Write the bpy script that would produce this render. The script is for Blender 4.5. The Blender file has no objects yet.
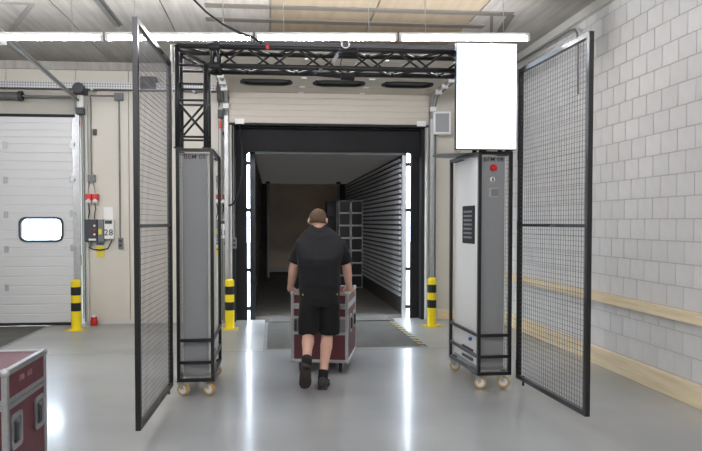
import bpy, bmesh, math, random
import numpy as np
from mathutils import Vector, Matrix

random.seed(7)
SC = bpy.context.scene
COL = SC.collection
PI = math.pi

# ------------------------------------------------------------------ camera
FPX, PPX, PPY, CAM_H = 660.0, 332.0, 241.0, 1.57
YAW = math.atan(60 / FPX)
PITCH = math.atan(19 / FPX * math.cos(YAW))
cam_data = bpy.data.cameras.new('camera')
cam_data.sensor_width = 36.0
cam_data.lens = FPX / 702 * 36
cam_data.shift_x = (351 - PPX) / 702
cam_data.shift_y = (PPY - 225.5) / 702
cam_data.clip_start = 0.05
cam = bpy.data.objects.new('camera', cam_data)
cam.location = (0, 0, CAM_H)
cam.rotation_euler = (PI / 2 - PITCH, 0, -YAW)
COL.objects.link(cam)
SC.camera = cam

# ------------------------------------------------------------------ world, exposure
world = bpy.data.worlds.new('overcast_sky')
SC.world = world
world.use_nodes = True
bg = world.node_tree.nodes['Background']
bg.inputs['Color'].default_value = (0.74, 0.85, 1.0, 1)
bg.inputs['Strength'].default_value = 24.0
SC.view_settings.view_transform = 'Standard'
SC.view_settings.look = 'None'
SC.view_settings.gamma = 1.0
SC.view_settings.use_curve_mapping = False
SC.view_settings.exposure = 0.0
TUBE_STRENGTH = 112.0
SCREEN_STRENGTH = 4.0

# pixel -> point helpers (a pixel gives a direction, the plane gives the distance)
_F = np.array([math.sin(YAW) * math.cos(PITCH), math.cos(YAW) * math.cos(PITCH), -math.sin(PITCH)])
_R = np.array([math.cos(YAW), -math.sin(YAW), 0.0])
_U = np.cross(_R, _F)
_C = np.array([0, 0, CAM_H])
def _ray(x, y): return _F + _R * (x - PPX) / FPX + _U * (PPY - y) / FPX
def on_y(x, y, Y):
    d = _ray(x, y); return Vector(_C + d * (Y / d[1]))
def on_z(x, y, z=0.0):
    d = _ray(x, y); return Vector(_C + d * ((z - CAM_H) / d[2]))
def on_x(x, y, X):
    d = _ray(x, y); return Vector(_C + d * (X / d[0]))
def project(p):
    d = np.array(p, float) - _C; w = d @ _F
    return PPX + FPX * (d @ _R) / w, PPY - FPX * (d @ _U) / w, w

# ------------------------------------------------------------------ materials
def lin(c):
    c = c / 255.0
    return c / 12.92 if c <= 0.04045 else ((c + 0.055) / 1.055) ** 2.4
MATS = {}
def mat(name, rgb, rough=0.5, metal=0.0, noise=None, bump=None, spec=0.5, rand=0.0, island=False, coat=0.0):
    """rgb in 0-255 sRGB; noise=(scale, amount) mottles the colour; bump=(scale, strength); rand = per-piece value change"""
    m = bpy.data.materials.new(name); m.use_nodes = True
    nt = m.node_tree; N = nt.nodes; L = nt.links
    b = N['Principled BSDF']
    col = tuple(lin(v) for v in rgb) + (1,)
    b.inputs['Base Color'].default_value = col
    b.inputs['Roughness'].default_value = rough
    b.inputs['Metallic'].default_value = metal
    b.inputs['Specular IOR Level'].default_value = spec
    b.inputs['Coat Weight'].default_value = coat
    tc = N.new('ShaderNodeTexCoord')
    sock = None
    if noise:
        t = N.new('ShaderNodeTexNoise'); t.inputs['Scale'].default_value = noise[0]
        t.inputs['Detail'].default_value = 6
        L.new(tc.outputs['Object'], t.inputs['Vector'])
        r = N.new('ShaderNodeMapRange')
        r.inputs['From Min'].default_value = 0.3; r.inputs['From Max'].default_value = 0.7
        r.inputs['To Min'].default_value = 1 - noise[1]; r.inputs['To Max'].default_value = 1 + noise[1]
        L.new(t.outputs['Fac'], r.inputs['Value']); sock = r.outputs['Result']
    if rand:
        if island:
            g = N.new('ShaderNodeNewGeometry'); o = g.outputs['Random Per Island']
        else:
            g = N.new('ShaderNodeObjectInfo'); o = g.outputs['Random']
        r2 = N.new('ShaderNodeMapRange')
        r2.inputs['To Min'].default_value = 1 - rand; r2.inputs['To Max'].default_value = 1 + rand
        L.new(o, r2.inputs['Value'])
        if sock:
            mu = N.new('ShaderNodeMath'); mu.operation = 'MULTIPLY'
            L.new(sock, mu.inputs[0]); L.new(r2.outputs['Result'], mu.inputs[1]); sock = mu.outputs[0]
        else:
            sock = r2.outputs['Result']
    if sock:
        h = N.new('ShaderNodeHueSaturation'); h.inputs['Color'].default_value = col
        L.new(sock, h.inputs['Value']); L.new(h.outputs['Color'], b.inputs['Base Color'])
    if bump:
        t = N.new('ShaderNodeTexNoise'); t.inputs['Scale'].default_value = bump[0]; t.inputs['Detail'].default_value = 4
        L.new(tc.outputs['Object'], t.inputs['Vector'])
        bn = N.new('ShaderNodeBump'); bn.inputs['Strength'].default_value = bump[1]; bn.inputs['Distance'].default_value = 0.01
        L.new(t.outputs['Fac'], bn.inputs['Height']); L.new(bn.outputs['Normal'], b.inputs['Normal'])
    MATS[name] = m
    return m
def emit(name, rgb, strength):
    m = bpy.data.materials.new(name); m.use_nodes = True
    N = m.node_tree.nodes; L = m.node_tree.links
    N.remove(N['Principled BSDF'])
    e = N.new('ShaderNodeEmission')
    e.inputs['Color'].default_value = tuple(lin(v) for v in rgb) + (1,)
    e.inputs['Strength'].default_value = strength
    L.new(e.outputs[0], N['Material Output'].inputs['Surface'])
    MATS[name] = m
    return m

mat('block', (220, 219, 217), 0.85, noise=(6, .04), bump=(60, .12), rand=.035)
mat('block_rest', (220, 219, 217), 0.85, noise=(6, .04), bump=(60, .12), rand=.035, island=True)
mat('mortar', (194, 190, 183), 0.95)
mat('panel_white', (209, 204, 191), 0.45, noise=(.6, .03))
mat('plain_wall', (205, 202, 196), 0.8)
mat('door_white', (214, 215, 214), 0.35, noise=(1.2, .02))
mat('door_beige', (196, 188, 175), 0.45, noise=(1.2, .03))
mat('trim_white', (205, 203, 196), 0.5)
mat('alu', (178, 179, 180), 0.38, metal=.85, noise=(25, .12))
mat('galv', (176, 178, 178), 0.42, metal=.7, noise=(12, .10))
mat('galv_dark', (128, 130, 128), 0.5, metal=.5, noise=(8, .1))
mat('seal_black', (26, 26, 28), 0.7)
mat('curtain_black', (20, 20, 23), 0.75, noise=(3, .25))
mat('powder_black', (24, 24, 27), 0.3)
mat('truss_black', (30, 30, 33), 0.4)
mat('wire_dark', (104, 103, 106), 0.45, metal=.3)
mat('panel_grey', (136, 138, 140), 0.5, noise=(90, .05))
mat('panel_light', (232, 232, 228), 0.4)
mat('grey_plastic', (150, 153, 155), 0.5)
mat('dark_plastic', (58, 60, 63), 0.5)
mat('grey_box', (120, 122, 124), 0.5)
mat('label_white', (235, 235, 232), 0.6)
mat('yellow', (240, 214, 20), 0.4)
mat('yellow_sign', (226, 208, 60), 0.5)
mat('black_band', (22, 22, 22), 0.5)
mat('red', (196, 34, 32), 0.35)
mat('orange_red', (205, 70, 40), 0.5)
mat('blue', (40, 95, 190), 0.4)
mat('green', (40, 130, 90), 0.5)
mat('steel_plate', (84, 81, 74), 0.75, metal=.0, noise=(5, .15), bump=(120, .5))
mat('steel_edge', (140, 141, 140), 0.5, metal=.3, noise=(6, .15))
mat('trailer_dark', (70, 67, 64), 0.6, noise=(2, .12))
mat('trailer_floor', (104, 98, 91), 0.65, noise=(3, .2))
mat('trailer_ply', (214, 196, 174), 0.6, noise=(1.5, .08))
mat('trailer_slat', (216, 217, 219), 0.4, metal=.2, noise=(2, .1))
mat('trailer_post', (178, 178, 176), 0.5, metal=.3)
mat('trailer_out', (210, 212, 215), 0.4)
mat('rubber', (28, 28, 28), 0.85)
mat('maroon', (92, 40, 48), 0.45, noise=(40, .10), bump=(90, .25))
mat('caster_tan', (196, 164, 110), 0.5)
mat('cord_black', (22, 22, 24), 0.6)
mat('skin', (214, 170, 150), 0.5, noise=(14, .05))
mat('hair', (92, 70, 52), 0.8, noise=(60, .2))
mat('tee', (15, 16, 21), 0.9, noise=(20, .08), bump=(9, .6))
mat('shorts', (14, 14, 15), 0.9, noise=(20, .1), bump=(11, .6))
mat('sock', (24, 24, 26), 0.95)
mat('shoe', (44, 42, 42), 0.6)
mat('sole', (66, 56, 52), 0.8, noise=(60, .2))
mat('eye', (60, 50, 45), 0.3)
mat('yard', (150, 150, 148), 0.9, noise=(.4, .1))
mat('header_grey', (182, 179, 168), 0.55, noise=(1.5, .06))
mat('shadow_grey', (112, 107, 99), 0.8)  # tone of the ceiling bars that stand in for shadows
mat('shadow_pale', (146, 144, 140), 0.7)
mat('printed', (28, 28, 30), 0.6)
mat('case_print', (165, 132, 136), 0.6)

def wood():
    m = mat('wood', (222, 196, 152), 0.6)
    N = m.node_tree.nodes; L = m.node_tree.links; b = N['Principled BSDF']
    tc = N.new('ShaderNodeTexCoord'); mp = N.new('ShaderNodeMapping'); mp.inputs['Scale'].default_value = (6, .7, 14)
    t = N.new('ShaderNodeTexNoise'); t.inputs['Scale'].default_value = 2.5; t.inputs['Detail'].default_value = 5
    r = N.new('ShaderNodeValToRGB')
    r.color_ramp.elements[0].color = (lin(226), lin(206), lin(166), 1); r.color_ramp.elements[0].position = .3
    r.color_ramp.elements[1].color = (lin(244), lin(228), lin(196), 1); r.color_ramp.elements[1].position = .65
    L.new(tc.outputs['Object'], mp.inputs['Vector']); L.new(mp.outputs[0], t.inputs['Vector'])
    L.new(t.outputs['Fac'], r.inputs['Fac']); L.new(r.outputs['Color'], b.inputs['Base Color'])
wood()
def concrete_floor():
    m = mat('floor_concrete', (160, 163, 163), 0.22)
    N = m.node_tree.nodes; L = m.node_tree.links; b = N['Principled BSDF']
    tc = N.new('ShaderNodeTexCoord')
    t = N.new('ShaderNodeTexNoise'); t.inputs['Scale'].default_value = .9; t.inputs['Detail'].default_value = 5; t.inputs['Roughness'].default_value = .5
    t2 = N.new('ShaderNodeTexNoise'); t2.inputs['Scale'].default_value = 2.0; t2.inputs['Detail'].default_value = 3
    L.new(tc.outputs['Object'], t.inputs['Vector']); L.new(tc.outputs['Object'], t2.inputs['Vector'])
    r = N.new('ShaderNodeValToRGB')
    r.color_ramp.elements[0].position = .3; r.color_ramp.elements[0].color = (lin(150), lin(153), lin(154), 1)
    r.color_ramp.elements[1].position = .7; r.color_ramp.elements[1].color = (lin(172), lin(175), lin(175), 1)
    L.new(t.outputs['Fac'], r.inputs['Fac'])
    # saw-cut joints across the slab
    sx = N.new('ShaderNodeSeparateXYZ'); L.new(tc.outputs['Object'], sx.inputs[0])
    def line(sock, at, w):
        s = N.new('ShaderNodeMath'); s.operation = 'SUBTRACT'; L.new(sock, s.inputs[0]); s.inputs[1].default_value = at
        a = N.new('ShaderNodeMath'); a.operation = 'ABSOLUTE'; L.new(s.outputs[0], a.inputs[0])
        c = N.new('ShaderNodeMath'); c.operation = 'LESS_THAN'; L.new(a.outputs[0], c.inputs[0]); c.inputs[1].default_value = w
        return c.outputs[0]
    l1 = line(sx.outputs['Y'], 8.03, .012)
    l2 = line(sx.outputs['Y'], 2.9, .004)
    ad = N.new('ShaderNodeMath'); ad.operation = 'ADD'; L.new(l1, ad.inputs[0]); L.new(l2, ad.inputs[1])
    mx = N.new('ShaderNodeMixRGB'); mx.inputs['Color2'].default_value = (lin(122), lin(122), lin(120), 1)
    L.new(ad.outputs[0], mx.inputs['Fac']); L.new(r.outputs['Color'], mx.inputs['Color1'])
    # the apron strip along the dock wall was cast apart: beiger and duller
    ap = N.new('ShaderNodeMath'); ap.operation = 'GREATER_THAN'; ap.inputs[1].default_value = 8.04; L.new(sx.outputs['Y'], ap.inputs[0])
    tint = N.new('ShaderNodeMixRGB'); tint.blend_type = 'MULTIPLY'; tint.inputs['Color2'].default_value = (.92, .88, .80, 1)
    L.new(ap.outputs[0], tint.inputs['Fac']); L.new(mx.outputs['Color'], tint.inputs['Color1'])
    L.new(tint.outputs['Color'], b.inputs['Base Color'])
    mr = N.new('ShaderNodeMapRange'); mr.inputs['From Min'].default_value = .3; mr.inputs['From Max'].default_value = .7
    mr.inputs['To Min'].default_value = .30; mr.inputs['To Max'].default_value = .38
    L.new(t2.outputs['Fac'], mr.inputs['Value'])
    rr = N.new('ShaderNodeMath'); rr.operation = 'MULTIPLY_ADD'; rr.inputs[1].default_value = .06
    L.new(ap.outputs[0], rr.inputs[0]); L.new(mr.outputs[0], rr.inputs[2]); L.new(rr.outputs[0], b.inputs['Roughness'])
    cw_ = N.new('ShaderNodeMapRange'); cw_.inputs['To Min'].default_value = .5; cw_.inputs['To Max'].default_value = .06
    L.new(ap.outputs[0], cw_.inputs['Value']); L.new(cw_.outputs[0], b.inputs['Coat Weight'])
    cr = N.new('ShaderNodeMapRange'); cr.inputs['From Min'].default_value = .3; cr.inputs['From Max'].default_value = .7
    cr.inputs['To Min'].default_value = .11; cr.inputs['To Max'].default_value = .17
    L.new(t2.outputs['Fac'], cr.inputs['Value']); L.new(cr.outputs[0], b.inputs['Coat Roughness'])
concrete_floor()
def concrete_ceiling():
    m = mat('ceiling_concrete', (168, 160, 148), 0.9)
    N = m.node_tree.nodes; L = m.node_tree.links; b = N['Principled BSDF']
    tc = N.new('ShaderNodeTexCoord')
    mp = N.new('ShaderNodeMapping'); mp.inputs['Scale'].default_value = (9, .6, 1); L.new(tc.outputs['Object'], mp.inputs['Vector'])
    t = N.new('ShaderNodeTexNoise'); t.inputs['Scale'].default_value = 1.6; t.inputs['Detail'].default_value = 6
    t2 = N.new('ShaderNodeTexNoise'); t2.inputs['Scale'].default_value = .8; t2.inputs['Detail'].default_value = 3
    L.new(mp.outputs[0], t.inputs['Vector']); L.new(tc.outputs['Object'], t2.inputs['Vector'])
    a = N.new('ShaderNodeMath'); a.operation = 'ADD'; L.new(t.outputs['Fac'], a.inputs[0]); L.new(t2.outputs['Fac'], a.inputs[1])
    r = N.new('ShaderNodeValToRGB')
    r.color_ramp.elements[0].position = .75; r.color_ramp.elements[0].color = (lin(152), lin(148), lin(142), 1)
    r.color_ramp.elements[1].position = 1.25; r.color_ramp.elements[1].color = (lin(184), lin(180), lin(173), 1)
    h = N.new('ShaderNodeMath'); h.operation = 'MULTIPLY'; h.inputs[1].default_value = 1.0
    L.new(a.outputs[0], h.inputs[0]); mrr = N.new('ShaderNodeMapRange'); mrr.inputs['From Min'].default_value = .75; mrr.inputs['From Max'].default_value = 1.25
    L.new(h.outputs[0], mrr.inputs['Value'])
    r.color_ramp.elements[0].position = 0; r.color_ramp.elements[1].position = 1
    L.new(mrr.outputs[0], r.inputs['Fac']); L.new(r.outputs['Color'], b.inputs['Base Color'])
concrete_ceiling()
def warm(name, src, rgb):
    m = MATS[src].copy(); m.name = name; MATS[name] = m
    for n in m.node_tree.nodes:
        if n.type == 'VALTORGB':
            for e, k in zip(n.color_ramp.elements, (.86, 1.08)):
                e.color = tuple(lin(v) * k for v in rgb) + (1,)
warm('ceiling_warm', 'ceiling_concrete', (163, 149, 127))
def perforated():
    m = mat('perforated', (200, 202, 203), 0.4, metal=.4)
    N = m.node_tree.nodes; L = m.node_tree.links; b = N['Principled BSDF']
    tc = N.new('ShaderNodeTexCoord')
    mp = N.new('ShaderNodeMapping'); mp.inputs['Rotation'].default_value = (0, PI / 4, 0)
    c = N.new('ShaderNodeTexChecker'); c.inputs['Scale'].default_value = 38
    c.inputs['Color1'].default_value = (.62, .63, .64, 1); c.inputs['Color2'].default_value = (.30, .30, .30, 1)
    L.new(tc.outputs['Object'], mp.inputs['Vector']); L.new(mp.outputs[0], c.inputs['Vector'])
    L.new(c.outputs['Color'], b.inputs['Base Color'])
perforated()
def hazard():
    m = mat('hazard', (230, 200, 30), 0.6)
    N = m.node_tree.nodes; L = m.node_tree.links; b = N['Principled BSDF']
    tc = N.new('ShaderNodeTexCoord')
    w = N.new('ShaderNodeTexWave'); w.wave_type = 'BANDS'; w.bands_direction = 'DIAGONAL'; w.inputs['Scale'].default_value = 3.2
    r = N.new('ShaderNodeValToRGB'); r.color_ramp.interpolation = 'CONSTANT'
    r.color_ramp.elements[0].color = (.02, .02, .02, 1); r.color_ramp.elements[1].position = .55
    r.color_ramp.elements[1].color = (lin(176), lin(156), lin(66), 1)
    L.new(tc.outputs['Object'], w.inputs['Vector']); L.new(w.outputs['Color'], r.inputs['Fac']); L.new(r.outputs['Color'], b.inputs['Base Color'])
hazard()
def glazing():
    m = bpy.data.materials.new('glazing'); m.use_nodes = True
    N = m.node_tree.nodes; L = m.node_tree.links; N.remove(N['Principled BSDF'])
    t = N.new('ShaderNodeBsdfTransparent'); t.inputs['Color'].default_value = (.93, .95, .96, 1)
    g = N.new('ShaderNodeBsdfGlossy'); g.inputs['Roughness'].default_value = .05
    mx = N.new('ShaderNodeMixShader'); mx.inputs['Fac'].default_value = .07
    L.new(t.outputs[0], mx.inputs[1]); L.new(g.outputs[0], mx.inputs[2])
    L.new(mx.outputs[0], N['Material Output'].inputs['Surface']); MATS['glazing'] = m
glazing()
def translucent_roof():
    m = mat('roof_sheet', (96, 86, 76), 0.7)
    N = m.node_tree.nodes; L = m.node_tree.links; b = N['Principled BSDF']
    t = N.new('ShaderNodeBsdfTranslucent'); t.inputs['Color'].default_value = (1, .86, .72, 1)
    mx = N.new('ShaderNodeMixShader'); mx.inputs['Fac'].default_value = .0027  # faint sky light let through, added to brighten the trailer interior
    L.new(b.outputs[0], mx.inputs[1]); L.new(t.outputs[0], mx.inputs[2]); L.new(mx.outputs[0], N['Material Output'].inputs['Surface'])
translucent_roof()
emit('tube_light', (250, 250, 255), TUBE_STRENGTH)
def screen_material():
    m = emit('screen_white', (236, 242, 255), SCREEN_STRENGTH)
    N = m.node_tree.nodes; L = m.node_tree.links
    e = [n for n in N if n.type == 'EMISSION'][0]
    tc = N.new('ShaderNodeTexCoord'); sx = N.new('ShaderNodeSeparateXYZ'); L.new(tc.outputs['Object'], sx.inputs[0])
    mz = N.new('ShaderNodeMath'); mz.operation = 'MULTIPLY'; mz.inputs[1].default_value = 28; L.new(sx.outputs['Z'], mz.inputs[0])
    fr = N.new('ShaderNodeMath'); fr.operation = 'FRACT'; L.new(mz.outputs[0], fr.inputs[0])
    lt = N.new('ShaderNodeMath'); lt.operation = 'LESS_THAN'; lt.inputs[1].default_value = .3; L.new(fr.outputs[0], lt.inputs[0])
    mp = N.new('ShaderNodeMapping'); mp.inputs['Scale'].default_value = (60, 1, 28); L.new(tc.outputs['Object'], mp.inputs['Vector'])
    no = N.new('ShaderNodeTexNoise'); no.inputs['Scale'].default_value = 1; L.new(mp.outputs[0], no.inputs['Vector'])
    gt = N.new('ShaderNodeMath'); gt.operation = 'GREATER_THAN'; gt.inputs[1].default_value = .5; L.new(no.outputs['Fac'], gt.inputs[0])
    zr = N.new('ShaderNodeMath'); zr.operation = 'GREATER_THAN'; zr.inputs[1].default_value = .45; L.new(sx.outputs['Z'], zr.inputs[0])
    a = N.new('ShaderNodeMath'); a.operation = 'MULTIPLY'; L.new(lt.outputs[0], a.inputs[0]); L.new(gt.outputs[0], a.inputs[1])
    b2 = N.new('ShaderNodeMath'); b2.operation = 'MULTIPLY'; L.new(a.outputs[0], b2.inputs[0]); L.new(zr.outputs[0], b2.inputs[1])
    mx = N.new('ShaderNodeMixRGB'); mx.inputs['Color1'].default_value = (.84, .90, 1, 1); mx.inputs['Color2'].default_value = (.35, .80, 1, 1)
    L.new(b2.outputs[0], mx.inputs['Fac']); L.new(mx.outputs['Color'], e.inputs['Color'])
screen_material()

# ------------------------------------------------------------------ mesh helpers
class MB:
    def __init__(s): s.v = []; s.f = []
    def add(s, vs, fs):
        o = len(s.v); s.v += [tuple(p) for p in vs]; s.f += [tuple(i + o for i in f) for f in fs]; return s
    def box(s, x0, x1, y0, y1, z0, z1):
        return s.add([(x0,y0,z0),(x1,y0,z0),(x1,y1,z0),(x0,y1,z0),(x0,y0,z1),(x1,y0,z1),(x1,y1,z1),(x0,y1,z1)],
                     [(0,3,2,1),(4,5,6,7),(0,1,5,4),(1,2,6,5),(2,3,7,6),(3,0,4,7)])
    def bar(s, p, q, w, h=None, up=(0, 0, 1)):
        p = Vector(p); q = Vector(q); h = h or w; a = (q - p).normalized(); up = Vector(up)
        if abs(a.dot(up)) > .98: up = Vector((0, 1, 0))
        r = a.cross(up).normalized() * (w / 2); u = r.cross(a).normalized() * (h / 2)
        vs = [p - r - u, p + r - u, p + r + u, p - r + u, q - r - u, q + r - u, q + r + u, q - r + u]
        return s.add(vs, [(3,2,1,0),(4,5,6,7),(0,1,5,4),(1,2,6,5),(2,3,7,6),(3,0,4,7)])
    def loft(s, rings, cap=True):
        n = len(rings[0]); o = len(s.v)
        vs = [p for r in rings for p in r]; fs = []
        for k in range(len(rings) - 1):
            for i in range(n):
                j = (i + 1) % n
                fs.append((k*n+i, k*n+j, (k+1)*n+j, (k+1)*n+i))
        if cap:
            fs.append(tuple(range(n - 1, -1, -1))); fs.append(tuple((len(rings)-1)*n + i for i in range(n)))
        return s.add(vs, fs)
    def tube(s, pts, r, n=8, cap=True):
        pts = [Vector(p) for p in pts]; rs = r if isinstance(r, (list, tuple)) else [r] * len(pts)
        rings = []; ref = None
        for i, p in enumerate(pts):
            a = (pts[min(i+1, len(pts)-1)] - pts[max(i-1, 0)]).normalized()
            if ref is None: ref = Vector((0,0,1)) if abs(a.z) < .9 else Vector((0,1,0))
            x = a.cross(ref)
            if x.length < 1e-4: x = a.cross(Vector((1,0,0)))
            x.normalize(); y = a.cross(x).normalized(); ref = x.cross(a)
            rr = rs[i]
            rx, ry = rr if isinstance(rr, tuple) else (rr, rr)
            rings.append([p + x * (math.cos(2*PI*k/n) * rx) + y * (math.sin(2*PI*k/n) * ry) for k in range(n)])
        return s.loft(rings, cap)
    def cyl(s, p, q, r, n=12): return s.tube([p, q], r, n)
    def lathe(s, prof, origin=(0,0,0), axis=(0,0,1), n=16):
        a = Vector(axis).normalized(); x = a.cross(Vector((0,0,1)) if abs(a.z) < .9 else Vector((1,0,0))).normalized(); y = a.cross(x)
        o = Vector(origin)
        rings = [[o + a * h + x * (math.cos(2*PI*k/n) * r) + y * (math.sin(2*PI*k/n) * r) for k in range(n)] for r, h in prof]
        return s.loft(rings)
    def ell(s, c, r, n=12, m=8, rot=None):
        c = Vector(c); rings = []
        for i in range(1, m):
            t = PI * i / m
            ring = []
            for k in range(n):
                p = Vector((math.cos(2*PI*k/n) * math.sin(t) * r[0], math.sin(2*PI*k/n) * math.sin(t) * r[1], -math.cos(t) * r[2]))
                if rot: p = rot @ p
                ring.append(c + p)
            rings.append(ring)
        return s.loft(rings)
    def prism(s, poly, d, lift=lambda a, b, t: (a, b, t), t0=0.0):
        n = len(poly)
        vs = [lift(a, b, t0) for a, b in poly] + [lift(a, b, t0 + d) for a, b in poly]
        fs = [tuple(range(n - 1, -1, -1)), tuple(range(n, 2*n))] + [(i, (i+1) % n, n + (i+1) % n, n + i) for i in range(n)]
        return s.add(vs, fs)
    def band(s, outer, inner, d, lift, t0=0.0):
        """a frame between two outlines with equal point counts, d thick"""
        n = len(outer)
        vs = [lift(a, b, t) for t in (t0, t0 + d) for ring in (outer, inner) for a, b in ring]
        fs = []
        for i in range(n):
            j = (i + 1) % n
            fs += [(i, j, n+j, n+i), (2*n+i, 3*n+i, 3*n+j, 2*n+j), (i, 2*n+i, 2*n+j, j), (n+i, n+j, 3*n+j, 3*n+i)]
        return s.add(vs, fs)
    def data(s, name, m, smooth=False):
        me = bpy.data.meshes.new(name); me.from_pydata(s.v, [], s.f)
        bm = bmesh.new(); bm.from_mesh(me); bmesh.ops.recalc_face_normals(bm, faces=bm.faces); bm.to_mesh(me); bm.free()
        me.materials.append(MATS[m])
        if smooth: me.polygons.foreach_set('use_smooth', [True] * len(me.polygons))
        return me
    def build(s, name, m, parent=None, smooth=False, bevel=0.0):
        o = bpy.data.objects.new(name, s.data(name, m, smooth)); COL.objects.link(o)
        if parent: o.parent = parent
        if bevel:
            b = o.modifiers.new('bevel', 'BEVEL'); b.width = bevel; b.segments = 2; b.limit_method = 'ANGLE'
        return o
def tag(o, label=None, cat=None, group=None, kind=None):
    if label: o['label'] = label
    if cat: o['category'] = cat
    if group: o['group'] = group
    if kind: o['kind'] = kind
    return o
def thing(name, label, cat, loc=(0,0,0), rz=0.0, group=None):
    o = bpy.data.objects.new(name, None); COL.objects.link(o); o.empty_display_size = .1
    o.location = loc; o.rotation_euler = (0, 0, rz)
    return tag(o, label, cat, group)
def structure(name, label=None, cat=None):
    o = bpy.data.objects.new(name, None); COL.objects.link(o); o.empty_display_size = .1
    return tag(o, label, cat, kind='structure')
def share(me, name, parent, loc=(0,0,0), rot=None):
    o = bpy.data.objects.new(name, me); COL.objects.link(o); o.parent = parent; o.location = loc
    if rot: o.rotation_euler = rot
    return o
def copy_tree(o, parent=None):
    c = o.copy(); COL.objects.link(c); c.parent = parent
    for ch in list(o.children): copy_tree(ch, c)
    return c
def rrect(x0, x1, y0, y1, r, n=5):
    pts = []
    for cx, cy, a0 in ((x1-r, y0+r, -PI/2), (x1-r, y1-r, 0), (x0+r, y1-r, PI/2), (x0+r, y0+r, PI)):
        for k in range(n + 1):
            a = a0 + PI/2 * k / n; pts.append((cx + r*math.cos(a), cy + r*math.sin(a)))
    return pts
XZ = lambda a, b, t: (a, t, b)      # outline in x,z pushed along y
YZ = lambda a, b, t: (t, a, b)      # outline in y,z pushed along x
def text_mesh(body, size, m, name, parent, matrix, extrude=.0008):
    cu = bpy.data.curves.new(name, 'FONT'); cu.body = body; cu.size = size; cu.extrude = extrude
    cu.align_x = 'CENTER'; cu.align_y = 'CENTER'; cu.space_character = 1.08; cu.offset = size * .004
    tmp = bpy.data.objects.new(name, cu); COL.objects.link(tmp)
    me = bpy.data.meshes.new_from_object(tmp.evaluated_get(bpy.context.evaluated_depsgraph_get()))
    bpy.data.objects.remove(tmp); bpy.data.curves.remove(cu)
    me.materials.clear(); me.materials.append(MATS[m])
    o = bpy.data.objects.new(name, me); COL.objects.link(o); o.parent = parent; o.matrix_local = matrix
    return o
FACE_CAM = Matrix(((1,0,0,0),(0,0,-1,0),(0,1,0,0),(0,0,0,1)))      # text plane turned to face -y
FACE_PX = Matrix(((0,0,1,0),(1,0,0,0),(0,1,0,0),(0,0,0,1)))        # text plane turned to face +x

# ------------------------------------------------------------------ room shell
B = 10.42           # inner face of the dock wall
WR = 3.6            # block wall
XL, YB, CEIL = -8.0, -5.0, 4.0
D0, D1, DH = -0.62, 2.44, 3.10        # main dock opening
E0, E1, EH = -6.03, -2.97, 3.13       # closed dock opening

def pit(x0, x1, y0): return x0, x1, y0, B + .2
fl = MB()   # floor with two leveller pits left open
P1 = (-0.115, 1.955, 8.10); P2 = (-5.45, -3.34, 8.10)
YE = B + .2
fl.box(XL, WR, YB, P1[2], -.25, 0)
for a, b_ in ((XL, P2[0]), (P2[1], P1[0]), (P1[1], WR)): fl.box(a, b_, P1[2], YE, -.25, 0)
for p in (P1, P2): fl.box(p[0], p[1], p[2], YE, -.25, -.05)
tag(fl.build('floor', 'floor_concrete'), kind='structure')

ceil = tag(MB().box(XL, WR, YB, B, CEIL + .03, CEIL + .25).build('ceiling', 'mortar'), kind='structure')
slab = MB().box(-.594, .594, YB, B, 0, .05)
slab_me = slab.data('ceiling_slab', 'ceiling_concrete'); slab_warm = slab.data('ceiling_slab', 'ceiling_warm')
for k in range(-6, 3):
    x = -.015 + 1.205 * (k + .5)
    share(slab_warm if k in (0, 1) else slab_me, 'ceiling_slab', ceil, (x, 0, CEIL))
MB().box(-.015 + 1.205 * 3 - .0, WR, YB, B, CEIL, CEIL + .05)
share(MB().box(0, .02, YB, B, 0, .05).data('ceiling_slab', 'ceiling_concrete'), 'ceiling_slab', ceil, (WR - .025, 0, CEIL))
share(MB().box(0, .75, YB, B, 0, .05).data('ceiling_slab', 'ceiling_concrete'), 'ceiling_slab', ceil, (XL, 0, CEIL))

tag(MB().box(XL - .2, XL, YB, B + .2, -.25, CEIL + .25).build('wall_left', 'plain_wall'), kind='structure')
tag(MB().box(XL - .2, WR + .2, YB - .2, YB, -.25, CEIL + .25).build('wall_back', 'plain_wall'), kind='structure')

# block wall: mortar bed with separate blocks proud of it
wr = tag(MB().box(WR + .006, WR + .25, YB, B + .2, -.25, CEIL + .25).build('wall_right', 'mortar'), kind='structure')
BL, BH, J = .25, .20, .010
blk = MB().box(0, .05, J/2, BL - J/2, J/2, BH - J/2)
blk_me = blk.data('block', 'block')
cands = []
for r in range(20):
    y = 5.478 + (0 if r % 2 == 0 else .125) - 43 * BL
    while y < B:
        y0, y1 = max(y, YB), min(y + BL, B)
        if y1 - y0 > .05:
            u, v, w = project((WR, (y0+y1)/2, r*BH + .1)); vis = -20 < u < 722 and -20 < v < 471 and w > 1
            cands.append(((0 if vis else 1, -(y1-y0)/w**2 if vis else y0), y0, y1, r))
        y += BL
cands.sort(key=lambda c: c[0])
rest = MB()
for k, (_, y0, y1, r) in enumerate(cands):
    if k < 300 and y1 - y0 > BL - .001: share(blk_me, 'block', wr, (WR, y0, r * BH))
    else: rest.box(WR, WR + .05, y0 + J/2, y1 - J/2, r*BH + J/2, (r+1)*BH - J/2)
tag(rest.build('far_blocks', 'block_rest', wr), kind='stuff')
tag(MB().box(WR - .05, WR, 2.0, B - .02, .70, .80).build('trim_1', 'wood', bevel=.004), 'pale wooden rail fixed at knee height along the block wall', kind='structure')
tag(MB().box(WR - .045, WR, 2.0, B - .02, 0.001, .19).build('baseboard_right', 'wood', bevel=.004), 'pale wooden kick board along the foot of the block wall', kind='structure')
tag(MB().box(2.62, WR - .05, B - .03, B, .001, .17).build('baseboard_front', 'wood', bevel=.004), kind='structure')

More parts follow.
